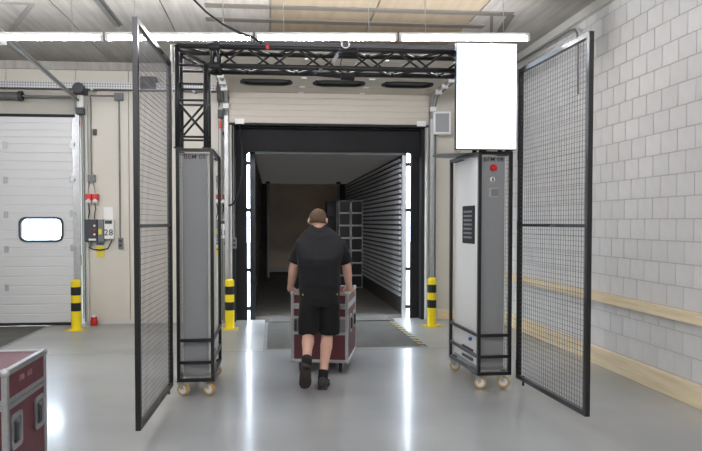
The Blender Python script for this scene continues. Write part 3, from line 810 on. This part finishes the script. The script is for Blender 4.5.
# ------------------------------------------------------------------ scanner pillars on castors
def mesh_panel(y0, y1, z0, z1, step=.04, r=.0013, lift=None):
    mb = MB(); n = int(round((y1 - y0)/step)); m_ = int(round((z1 - z0)/step))
    for k in range(1, n):
        y = y0 + (y1 - y0)*k/n; mb.box(-r, r, y - r, y + r, z0, z1)
    for k in range(1, m_):
        z = z0 + (z1 - z0)*k/m_; mb.box(-r + .003, r + .003, y0, y1, z - r, z + r)
    return mb
def castor(parent, x, y, ang):
    r = .058
    c = MB().lathe([(.02, -.018), (r - .006, -.018), (r, -.012), (r, .012), (r - .006, .018), (.02, .018)], (x, y, r), (math.cos(ang), math.sin(ang), 0), 18).build('castor_wheel', 'caster_tan', parent)
    d = Vector((math.cos(ang), math.sin(ang), 0)); f = Vector((-d.y, d.x, 0)) * .035
    mb = MB()
    for s in (-1, 1):
        p = Vector((x, y, r)) + d * (.026*s); mb.bar(p, p + f + Vector((0, 0, .072)), .035, .004, up=(d.x, d.y, 0))
    c0 = Vector((x, y, .125)) + f
    mb.box(c0.x - .035, c0.x + .035, c0.y - .035, c0.y + .035, .124, .134)
    mb.build('castor_fork', 'galv', c)
    MB().lathe([(.010, -.030), (.012, -.021), (.036, -.0195), (.036, .0195), (.012, .021), (.010, .030)], (x, y, r), tuple(d), 14).build('castor_hub', 'panel_light', c)
PW, PD, PZ0, PZ1 = .33, .88, .135, 2.225
def pillar(x0, y0, inner, label):
    """inner = +1 when the scanning face looks towards +x"""
    t = thing('scanner_pillar', label, 'scanner pillar', (x0, y0, 0))
    w = .03
    for x in (w/2, PW - w/2):
        for y in (w/2, PD - w/2): MB().box(x - w/2, x + w/2, y - w/2, y + w/2, PZ0, PZ1).build('post', 'powder_black', t)
    xi = PW if inner > 0 else 0
    for z, nm in ((PZ0 + .015, 'bottom_rail'), (PZ1 - .015, 'top_rail')):
        for y in (w/2, PD - w/2): MB().box(w, PW - w, y - w/2, y + w/2, z - w/2, z + w/2).build(nm, 'powder_black', t)
        for x in (w/2, PW - w/2): MB().box(x - w/2, x + w/2, w, PD - w, z - w/2, z + w/2).build(nm, 'powder_black', t)
    for z in (.31, .51):
        MB().box(w, PW - w, 0, .022, z - .014, z + .014).build('guard_rail', 'powder_black', t)
        xx = PW - .022 if inner > 0 else 0
        MB().box(xx, xx + .022, w, PD - w, z - .014, z + .014).build('guard_rail', 'powder_black', t)
    bx0, bx1 = .045, PW - .045
    body = MB().box(bx0, bx1, .07, PD - .05, .20, PZ1 - .035).build('housing', 'panel_light', t)
    MB().box(bx0 + .005, bx1 - .012, .055, .071, .20, PZ1 - .05).build('front_panel', 'panel_grey', body)
    MB().box(bx0, bx1, .08, PD - .06, .165, .20).build('foot_tray', 'galv', t)
    for zz in (.24, .33): MB().box(bx0 - .012 if inner < 0 else bx1, bx0 if inner < 0 else bx1 + .012, .25, .55, zz - .02, zz + .005).build('slot_plate', 'powder_black', body)
    xo = .004 if inner > 0 else PW - .004
    mp = mesh_panel(w, PD - w, PZ0 + w, PZ1 - w); mp.v = [(x + xo, y, z) for x, y, z in mp.v]
    tag(mp.build('wire_mesh', 'wire_dark', t), kind='stuff')
    text_mesh('BEM 08', .058, 'printed', 'lettering', t, Matrix.Translation((PW/2 - .003, .0535, PZ1 - .070)) @ FACE_CAM)
    for x, y, a in ((.05, .06, 1.25), (PW - .05, .06, 1.15), (.05, PD - .06, 1.4), (PW - .05, PD - .06, 1.2)): castor(t, x, y, a)
    return t, body
LP, _ = pillar(-.85, 5.97, 1, 'grey pillar on castors marked BEM 08, without a screen')
RP, rbody = pillar(1.905, 5.97, -1, 'grey pillar on castors with red lamp and lit screen')
RP.rotation_euler = (0, 0, math.radians(2.2))
fy = .0545
MB().lathe([(.034, 0), (.034, .012), (.030, .030), (.018, .042), (.006, .046)], (PW/2 - .005, fy, PZ1 - .148), (0, -1, 0), 20).build('red_lamp', 'red', RP, smooth=True)
MB().lathe([(.024, 0), (.024, .006), (.018, .009)], (PW/2 - .012, fy, PZ1 - .255), (0, -1, 0), 16).build('key_switch', 'label_white', RP)
MB().box(PW/2 - .018, PW/2 - .006, fy - .016, fy - .008, PZ1 - .275, PZ1 - .24).build('key', 'dark_plastic', RP)
MB().box(PW/2 - .045, PW/2 + .04, fy - .010, fy, PZ1 - .42, PZ1 - .335).build('card_reader', 'alu', RP)
MB().box(PW/2 - .025, PW/2 + .038, fy - .016, fy - .009, PZ1 - .412, PZ1 - .343).build('reader_pad', 'grey_box', RP)
lg = MB().box(.033, .046, .22, .56, 1.36, 1.73).build('vent_frame', 'seal_black', rbody, bevel=.01)
for k in range(7): MB().box(.028, .034, .27, .51, 1.41 + .042*k, 1.43 + .042*k).build('louvre', 'grey_box', rbody)
MB().lathe([(.018, 0), (.018, .02), (.01, .03)], (.045, .30, .43), (-1, 0, 0), 12).build('blue_knob', 'blue', rbody)

# round plate beside the screen
t = thing('round_plate', 'grey round plate on top of the pillar beside the screen', 'plate', (1.87, 6.56, PZ1 + .001))
MB().lathe([(.05, 0), (.245, .012), (.25, .02), (.235, .024), (.04, .03)], n=28).build('disc', 'grey_plastic', t)
MB().lathe([(.035, .03), (.03, .06)], n=12).build('boss', 'caster_tan', t)

# display
ds = thing('display_screen', 'portrait display lit white on top of the pillar with red lamp', 'screen', (1.945, 5.90, PZ1 + .004), math.radians(-1.5))
SW, SH = .56, .965
MB().box(-SW/2, SW/2, -.02, .045, .0, SH).build('casing', 'dark_plastic', ds, bevel=.006)
MB().box(-SW/2 + .006, SW/2 - .006, -.0235, -.0205, .008, SH - .008).build('panel', 'screen_white', ds)
MB().box(-.08, .08, .045, .066, .3, .6).build('mount', 'powder_black', ds)

# ------------------------------------------------------------------ truss portal
tp_ = thing('truss_portal', 'black box truss spanning from pillar to pillar over the bay', 'truss')
TW = .29; tr_ = .023
YF, YR_ = 6.00, 6.00 + TW - 2*tr_
ZL, ZU = 2.965, 3.135
XA, XBm = -.835, 2.20
def chord(p, q_): MB().cyl(p, q_, tr_, 12).build('chord', 'truss_black', tp_, smooth=True)
def brace(p, q_, r=.0105): MB().cyl(p, q_, r, 8).build('brace', 'truss_black', tp_, smooth=True)
for y in (YF, YR_):
    chord((XA, y, ZU), (XBm, y, ZU)); chord((XA + .25, y, ZL), (XBm - .25, y, ZL))
LZ = PZ1 + .004
for y in (YF, YR_):
    chord((XA, y, LZ), (XA, y, ZU)); chord((XA + .25, y, LZ), (XA + .25, y, ZL))
    chord((XBm, y, LZ), (XBm, y, ZU)); chord((XBm - .25, y, LZ), (XBm - .25, y, ZL))
# beam lattice: a zigzag on each face, front and rear out of step so they cross
n = 10; xa, xb = XA + .38, XBm - .38; st = (xb - xa)/n
for k in range(n):
    x0, x1 = xa + st*k, xa + st*(k+1)
    up = k % 2 == 0
    brace((x0, YF, ZL if up else ZU), (x1, YF, ZU if up else ZL))
    brace((x0, YR_, ZU if up else ZL), (x1, YR_, ZL if up else ZU))
    brace((x0, YF if up else YR_, ZL), (x1, YR_ if up else YF, ZL)); brace((x0, YR_ if up else YF, ZU), (x1, YF if up else YR_, ZU))
for x in (XA + .30, XA + .36, XBm - .30, XBm - .36):
    for y in (YF, YR_): brace((x, y, ZL), (x, y, ZU), .012)
    for z in (ZL, ZU): brace((x, YF, z), (x, YR_, z), .012)
for (x0, x1) in ((XA, XA + .25), (XBm, XBm - .25)):
    for y in (YF, YR_):
        brace((x0, y, ZU - .03), (x1, y, ZL + .02), .012)
        brace((x0, y, ZL), (x1, y, ZL), .012)
        for z in (2.80, 2.655, 2.33): brace((x0, y, z), (x1, y, z), .010)
        brace((x0, y, 2.64), (x1, y, 2.35)); brace((x1, y, 2.64), (x0, y, 2.35))
    for x in (x0, x1):
        for z in (2.80, 2.655, 2.33): brace((x, YF, z), (x, YR_, z), .010)
        brace((x, YF, 2.64), (x, YR_, 2.35)); brace((x, YF, ZL - .02), (x, YR_, 2.82))
    brace((x0, YF, ZU), (x1, YR_, ZU)); 
for x in (XA, XA + .25, XBm - .25, XBm):
    for y in (YF, YR_): MB().lathe([(.035, 0), (.035, .012)], (x, y, PZ1 + .001), n=12).build('foot_plate', 'truss_black', tp_)
for x in (XA + .33, XBm - .33):
    for y in (YF, YR_):
        for z in (ZL, ZU): MB().lathe([(.03, -.05), (.033, -.03), (.033, .03), (.03, .05)], (x, y, z), (1, 0, 0), 12).build('coupler', 'truss_black', tp_)

MB().cyl((XA - .045, YF - .02, PZ1 + .01), (XA - .045, YF - .02, ZU), .010, 8).build('cable_duct', 'panel_light', tp_)
MB().box(-.05, -.02, YF - .035, YF - .022, ZU - .02, ZU + .02).build('red_tag', 'red', tp_)

# camera clamped on the truss
t = thing('truss_camera', 'small black camera clamped to the middle of the truss', 'camera', (.63, 5.95, ZL))
MB().bar((-.09, 0, .03), (-.01, 0, .15), .03, .03).build('arm', 'galv_dark', t)
MB().lathe([(.024, 0), (.026, .08), (.034, .12), (.034, .16), (.026, .17)], (-.03, -.03, .125), (1, -.25, .02), 14).build('barrel', 'powder_black', t)
MB().tube([(.03 + .035*math.cos(a), -.02, .20 + .035*math.sin(a)) for a in [2*PI*k/14 for k in range(15)]], .007, 6).build('clamp_ring', 'alu', t)
MB().ell((-.02, -.055, .115), (.012, .008, .008)).build('indicator', 'blue', t)
MB().tube([(.0, -.05, .10), (-.01, -.045, .05), (-.02, -.03, 0)], .004, 6).build('lead', 'cord_black', t)
t = thing('truss_sensor', 'short black sensor tube hung under the middle of truss', 'sensor', (.42, 5.93, ZL - .07))
MB().cyl((-.05, 0, 0), (.20, 0, -.015), .02, 10).build('barrel', 'powder_black', t)
MB().cyl((.2, 0, -.015), (.32, 0, -.02), .035, 12).build('head', 'powder_black', t)
MB().bar((.02, 0, 0), (.02, .02, .045), .03).build('bracket', 'galv_dark', t)
MB().ell((-.03, -.02, 0), (.012, .008, .008)).build('indicator', 'blue', t)
p0 = on_y(186, -8, 6.6); p1 = on_y(262, 39, 6.05)
cab = [Vector((p0.x - .25, 6.75, CEIL - .02)), Vector((p0.x, 6.6, p0.z)), on_y(206, 12, 6.45), on_y(222, 24, 6.3), on_y(240, 33, 6.2), on_y(252, 37, 6.1), Vector((p1.x, YF, ZU + .0365))]
tag(MB().tube([v - cab[-1] for v in cab], .011, 8).build('power_cable', 'cord_black', smooth=True), 'black cable sagging from the ceiling down onto the truss', 'cable').location = cab[-1]

# ------------------------------------------------------------------ wire mesh gates
def gate(hinge, tip, label):
    h = Vector(hinge); e = Vector(tip); L_ = (e - h).length
    t = thing('mesh_gate', label, 'gate', (h.x, h.y, 0), math.atan2(-(e - h).x, (e - h).y) + 0, 'wire gates beside the pillars')
    z0, z1, w = .115, 2.975, .037          # local +y runs from the hinge to the free end
    MB().box(-w/2, w/2, 0, w, z0, z1).build('hinge_stile', 'powder_black', t)
    MB().box(-w/2, w/2, L_ - w, L_, z0, z1).build('free_stile', 'powder_black', t)
    MB().box(-w/2, w/2, w, L_ - w, z1 - w, z1).build('top_rail', 'powder_black', t)
    MB().box(-w/2, w/2, w, L_ - w, z0, z0 + w).build('bottom_rail', 'powder_black', t)
    MB().box(-.012, .012, w, L_ - w, 1.53, 1.555).build('middle_rail', 'powder_black', t)
    tag(mesh_panel(w, L_ - w, z0 + w, z1 - w).build('wire_mesh', 'wire_dark', t), kind='stuff')
    for z in (.2, 1.5, 2.15): MB().cyl((0, -.015, z), (0, -.015, z + .08), .014, 10).build('hinge', 'powder_black', t)
    MB().cyl((0, .12, .07), (0, .12, .16), .01, 8).build('drop_bolt', 'powder_black', t)
    return t
gate((-.895, 5.94, 0), (-.932, 4.66, 0), 'black framed wire gate standing open beside pillar without screen')
gate((2.285, 5.95, 0), (2.345, 4.70, 0), 'black framed wire gate standing open beside pillar with lit screen')

# ------------------------------------------------------------------ flight cases
def flight_case(name, label, w, d, h, z0, lid, loc, rz, handle_sides, ins=.03, castors=True, latches=True):
    """local x -w/2..w/2, y 0..d, z0..h"""
    t = thing(name, label, 'flight case', loc, rz)
    x0, x1 = -w/2, w/2
    MB().box(x0 + .008, x1 - .008, .008, d - .008, z0 + .008, lid).build('body', 'maroon', t)
    MB().box(x0 + .008, x1 - .008, .008, d - .008, lid, h - .008).build('lid', 'maroon', t)
    e = .032; q = e/2
    def edge(a, b_): MB().bar(a, b_, e, e).build('edge_profile', 'alu', t, bevel=.004)
    for z in (z0 + q, h - q):
        for y in (q, d - q): edge((x0 + e, y, z), (x1 - e, y, z))
        for x in (x0 + q, x1 - q): edge((x, e, z), (x, d - e, z))
    for x in (x0 + q, x1 - q):
        for y in (q, d - q): edge((x, y, z0 + e), (x, y, h - e))
    s = .055
    for zz, nm in ((lid - .028, 'lid_band'), (lid + .002, 'lid_band')):
        hgt = .026
        for y in (0.002, d - .010): MB().box(x0 + e, x1 - e, y, y + .008, zz, zz + hgt).build(nm, 'alu', t)
        for x in (x0 + .002, x1 - .010): MB().box(x, x + .008, e, d - e, zz, zz + hgt).build(nm, 'alu', t)
    for x in (x0 + q, x1 - q):
        for y in (q, d - q):
            for z in (z0 + q, h - q): MB().ell((x, y, z), (.026, .026, .026), 12, 8).build('ball_corner', 'alu', t, smooth=True)
    def handle(face, c, z):
        o_ = rrect(-.075, .075, -.095, .095, .025); i_ = rrect(-.052, .052, -.070, .070, .018)
        if face == '+x': lf = lambda a, b_, tt: (x1 - .006 + tt, c + a, z + b_)
        elif face == '-y': lf = lambda a, b_, tt: (c + a, .006 - tt, z + b_)
        elif face == '+y': lf = lambda a, b_, tt: (c + a, d - .006 + tt, z + b_)
        else: lf = lambda a, b_, tt: (x0 + .006 - tt, c + a, z + b_)
        k = MB().band(o_, i_, .010, lf).build('handle_dish', 'alu', t)
        MB().prism(i_, .004, lf, -.002).build('dish_floor', 'grey_box', k)
        MB().tube([lf(-.03, -.055, .006), lf(-.03, -.045, .018), lf(-.03, .045, .018), lf(-.03, .055, .006)], .011, 8).build('grip', 'dark_plastic', k)
    for fc, c, z in handle_sides: handle(fc, c, z)
    if latches:
        for x in (-w*.32, w*.32):
            k = MB().box(x - .05, x + .05, -.006, .008, lid - .055, lid + .055).build('latch', 'alu', t, bevel=.004)
            MB().lathe([(.022, 0), (.022, .008), (.01, .011)], (x, -.006, lid), (0, -1, 0), 12).build('latch_knob', 'galv', k)
    if castors:
        for x in (x0 + .09, x1 - .09):
            for y in (.09, d - .09):
                r = (z0 - .012)/2 + .0
                c = MB().lathe([(.01, -.016), (r - .006, -.016), (r, -.010), (r, .010), (r - .006, .016), (.01, .016)], (x, y, r), (1, .15, 0), 16).build('castor_wheel', 'rubber', t)
                MB().box(x - .028, x - .022, y - .02, y + .02, r, z0).box(x + .022, x + .028, y - .02, y + .02, r, z0).box(x - .045, x + .045, y - .045, y + .045, z0 - .006, z0).build('castor_fork', 'galv', c)
    return t
CX1 = -1.367; cw = 1.2
fc = flight_case('flight_case', 'maroon flight case with number on its lid, cut by picture edge', cw, .60, .80, .12, .615, (CX1 - cw/2, 3.53, 0), 0,
                 [('+x', .125, .455), ('+x', .475, .455), ('-y', -.3, .42), ('-y', .3, .42)])
fc['label'] = 'maroon flight case with aluminium edges standing alone, printed number on lid'
for tx, ty in (('590', .225), ('652', .345)): text_mesh(tx, .044, 'case_print', 'printed_number', fc, Matrix.Translation((cw/2 - .0075, ty, .715)) @ FACE_PX)
PC = Vector((.485, 6.78, 0)); PR = math.radians(-13)
flight_case('flight_case', 'maroon flight case with aluminium edges being pushed by the man', .60, .80, .845, .115, .70, PC, PR,
            [('-y', -.22, .50), ('-y', .22, .50), ('+x', .25, .5), ('+x', .58, .5)], latches=False)

# ------------------------------------------------------------------ the man pushing the case
def remesh(mb, name, m, parent, voxel=.008, smooth_it=4, factor=.5):
    o = mb.build(name + '_raw', m, None)
    r = o.modifiers.new('r', 'REMESH'); r.mode = 'VOXEL'; r.voxel_size = voxel
    s = o.modifiers.new('s', 'SMOOTH'); s.iterations = smooth_it; s.factor = factor
    me = bpy.data.meshes.new_from_object(o.evaluated_get(bpy.context.evaluated_depsgraph_get()))
    old = o.data; bpy.data.objects.remove(o); bpy.data.meshes.remove(old)
    me.name = name; me.materials.clear(); me.materials.append(MATS[m])
    me.polygons.foreach_set('use_smooth', [True] * len(me.polygons))
    n_ = bpy.data.objects.new(name, me); COL.objects.link(n_)
    if parent: n_.parent = parent
    return n_
MO = Vector((.44, 6.25, 0))
def at(px, py, Y): return on_y(px, py, Y) - MO
def er(c, rx, ry, n=20, tilt=0.0):
    """horizontal elliptical ring; tilt leans it about the x axis"""
    c = Vector(c); out = []
    for k in range(n):
        a = 2*PI*k/n; y = ry*math.sin(a)
        out.append(c + Vector((rx*math.cos(a), y*math.cos(tilt), y*math.sin(tilt))))
    return out
man = thing('person', 'man in dark t-shirt and black shorts pushing a maroon case', 'person', MO)
hipL, hipR = at(310, 292, 6.28), at(329, 292, 6.28)
kneeL, kneeR = at(308.5, 333, 6.34), at(327.5, 333, 6.40)
ankL, ankR = at(306.5, 363, 5.99), at(323, 377, 6.24)
shL, shR = at(301, 247, 6.42), at(340.5, 247, 6.42)
elL, elR = at(294, 266, 6.44), at(346.5, 266, 6.44)
wrL, wrR = at(290.5, 287, 6.64), at(349, 287, 6.60)
neck0, neck1 = at(319, 236, 6.47), at(318.5, 226, 6.55)
headc = at(318, 219.5, 6.58)
body = MB()
body.loft([er(at(319.5, 296, 6.28), .15, .115), er(at(319.5, 285, 6.285), .175, .125), er(at(319, 270, 6.30), .17, .12), er(at(319, 255, 6.35), .18, .105, tilt=.15),
           er(at(319.5, 246, 6.40), .16, .08, tilt=.3), er(at(319, 238, 6.45), .09, .055, tilt=.4)])
body.tube([neck0 + Vector((0, .0, -.03)), neck1, headc + Vector((0, -.01, -.02))], [.055, .060, .06], 14)
for h_, k_, a_, sh_ in ((hipL, kneeL, ankL, 0), (hipR, kneeR, ankR, 0)):
    calf = k_.lerp(a_, .3) + Vector((0, -.02, 0))
    body.tube([h_ + Vector((0, 0, .03)), h_.lerp(k_, .5), k_ + Vector((0, 0, .03)), k_.lerp(a_, .12), calf, k_.lerp(a_, .6), a_], [.09, .078, .058, .056, .060, .046, .037], 16)
for s_, e_, w_ in ((shL, elL, wrL), (shR, elR, wrR)):
    body.tube([s_.lerp(at(319.5, 243, 6.42), .35), s_, s_.lerp(e_, .5), e_, e_.lerp(w_, .3), w_], [.065, .062, .052, .044, .046, .031], 14)
# head: skull, jaw, nose, ears
hr = Matrix.Rotation(math.radians(-14), 3, 'Z') @ Matrix.Rotation(math.radians(-18), 3, 'X')
def H(x, y, z): return headc + hr @ Vector((x, y, z))
body.ell(headc, (.085, .102, .108), 18, 12, hr)
body.ell(H(0, .04, -.06), (.058, .062, .06), 14, 8, hr)
body.ell(H(0, .105, -.025), (.013, .022, .024), 10, 6, hr)
body.ell(H(0, .088, -.07), (.026, .012, .008), 10, 6, hr)
body.ell(H(0, .082, .02), (.05, .02, .012), 12, 6, hr)
for s in (-1, 1):
    body.ell(H(s*.091, -.005, -.018), (.009, .020, .033), 10, 8, hr @ Matrix.Rotation(s*.35, 3, 'Z'))
# hands gripping the rear top edge of the case
def hand(w_, side):
    rot = Matrix.Rotation(PR, 3, 'Z')
    def K(x, y, z): return w_ + rot @ Vector((x*side, y, z))
    # the palm drops from the wrist to the case edge, fingers wrap forward over the top
    body.tube([K(0, -.005, .015), K(0, .03, -.022), K(0, .06, -.035)], [(.032, .026), (.044, .024), (.043, .018)], 12)
    for i, (fx, ln) in enumerate(((-.034, .070), (-.0115, .080), (.0115, .076), (.033, .060))):
        r = .0105 if i < 3 else .009
        body.tube([K(fx*.9, .045, -.034), K(fx*1.15, .045 + ln*.45, -.030), K(fx*1.2, .045 + ln*.8, -.042), K(fx*1.2, .045 + ln*.95, -.062)], [r*1.1, r, r*.95, r*.8], 8)
    body.tube([K(.028, .015, -.015), K(.055, .035, -.035), K(.056, .058, -.052), K(.050, .072, -.062)], [.014, .0125, .0115, .009], 8)
hand(wrL, 1); hand(wrR, -1)
bo = remesh(body, 'body', 'skin', man, .0065, 3)
# hair cap
hair = MB()
rings = []
for i in range(1, 9):
    tt = PI * (i / 9) * .70
    ring = []
    for k in range(20):
        a = 2*PI*k/20
        drop = (.022 if i == 8 else .008 if i == 7 else 0)*max(0, -math.sin(a))
        ring.append(H(math.cos(a)*math.sin(tt)*.0875, math.sin(a)*math.sin(tt)*.105 - .001, math.cos(tt)*.1115 - drop))
    rings.append(ring)
hair.loft(rings)
hair.build('hair', 'hair', man, smooth=True)
for s in (-1, 1): MB().ell(H(s*.03, .092, 0), (.012, .006, .008), 10, 6, hr).build('eye', 'eye', man, smooth=True)
# t-shirt
tee = MB()
tee.loft([er(at(320, 286, 6.275), .205, .150), er(at(319.5, 279, 6.28), .203, .148), er(at(319, 266, 6.30), .207, .150), er(at(319.5, 256, 6.33), .222, .158, tilt=.15),
          er(at(320, 250, 6.36), .234, .152, tilt=.25), er(at(320, 244.5, 6.385), .236, .140, tilt=.35), er(at(320, 239.5, 6.41), .222, .124, tilt=.45),
          er(at(319.8, 235, 6.44), .186, .108, tilt=.5), er(at(319.4, 231, 6.465), .140, .096, tilt=.5), er(at(319, 228, 6.49), .100, .084, tilt=.5), er(at(319, 226.3, 6.50), .078, .078, tilt=.45)])
for s_, e_ in ((shL, elL), (shR, elR)):
    inn = s_.lerp(at(319.5, 248, 6.42), .45)
    end = s_.lerp(e_, .86)
    tee.tube([inn, s_ + Vector((0, 0, .004)), s_.lerp(e_, .45), end], [.080, .077, .074, .074], 16)
remesh(tee, 't_shirt', 'tee', man, .010, 6)
# shorts
sh_ = MB()
sh_.loft([er(at(319.5, 306, 6.28), .16, .125), er(at(319.5, 297, 6.28), .195, .150), er(at(319.5, 288, 6.28), .197, .145), er(at(319.5, 280, 6.285), .192, .138)])
for h_, k_, x_ in ((hipL, kneeL, 308.3), (hipR, kneeR, 329.6)):
    e_ = at(x_, 334, (k_.y + MO.y))
    sh_.loft([er(e_, .098, .102), er(e_.lerp(h_, .25), .102, .108), er(h_ + Vector((0, 0, -.10)), .105, .125), er(h_ + Vector((0, 0, -.0)), .095, .13)])
remesh(sh_, 'shorts', 'shorts', man, .010, 4)
MB().box(0, .02, 0, .004, 0, .012).build('pocket_tag', 'yellow_sign', man).location = at(333, 325, 6.285)
for px, py in ((302.5, 295.5), (337, 295)):
    MB().box(0, .007, 0, .006, 0, .014).build('pocket_stitch', 'yellow_sign', man).location = at(px, py, 6.135)
# socks and shoes
def foot(a_, heel, toe, upv):
    f = (toe - heel); L_ = f.length; f = f.normalized(); u = (upv - f * upv.dot(f)).normalized(); s = f.cross(u)
    def ring(tt, hw, lo, hi, n=14):
        c = heel + f * (tt*L_)
        out = []
        for k in range(n):
            a = 2*PI*k/n
            zz = (lo + hi)/2 + (hi - lo)/2*math.sin(a)
            out.append(c + s * (hw*1.13*math.cos(a)) + u * zz)
        return out
    shoe = MB().loft([ring(-.01, .022, .03, .07), ring(.04, .038, .012, .105), ring(.2, .042, .012, .115), ring(.38, .044, .012, .092), ring(.6, .050, .012, .072), ring(.8, .050, .012, .060), ring(.95, .036, .012, .046), ring(1.0, .015, .016, .034)])
    remesh(shoe, 'shoe', 'shoe', man, .006, 3)
    outl = [(-.0, .02), (.03, .038), (.2, .041), (.42, .036), (.62, .050), (.8, .050), (.94, .036), (1.0, .014)]
    pts = [(t_, w_*1.13) for t_, w_ in outl] + [(t_, -w_*1.13) for t_, w_ in reversed(outl)]
    so = MB()
    so.prism(pts, .016, lambda t_, w_, d_: tuple(heel + f*(t_*L_) + s*w_ + u*d_), 0)
    so.build('sole', 'sole', man, bevel=.003)
    up_ = a_ + (a_ - (heel + f*.07*1 + u*.06)).normalized()*.0
    return u
uL = foot(ankL, at(306.5, 366, 5.925), Vector((at(305, 380, 6.09).x, 6.12 - MO.y, .012)), Vector((0, .5, .85)))
hR = on_z(322, 390.5) - MO; tR = hR + Vector((.05, .285, 0)); hR.z = tR.z = .003
uR = foot(ankR, hR, tR, Vector((0, 0, 1)))
for a_, k_, base in ((ankL, kneeL, at(306.3, 369, 5.985)), (ankR, kneeR, hR + Vector((.01, .06, .07)))):
    top = a_.lerp(k_, .15)
    MB().tube([base, a_, top], [.046, .048, .050], 14).build('sock', 'sock', man, smooth=True)
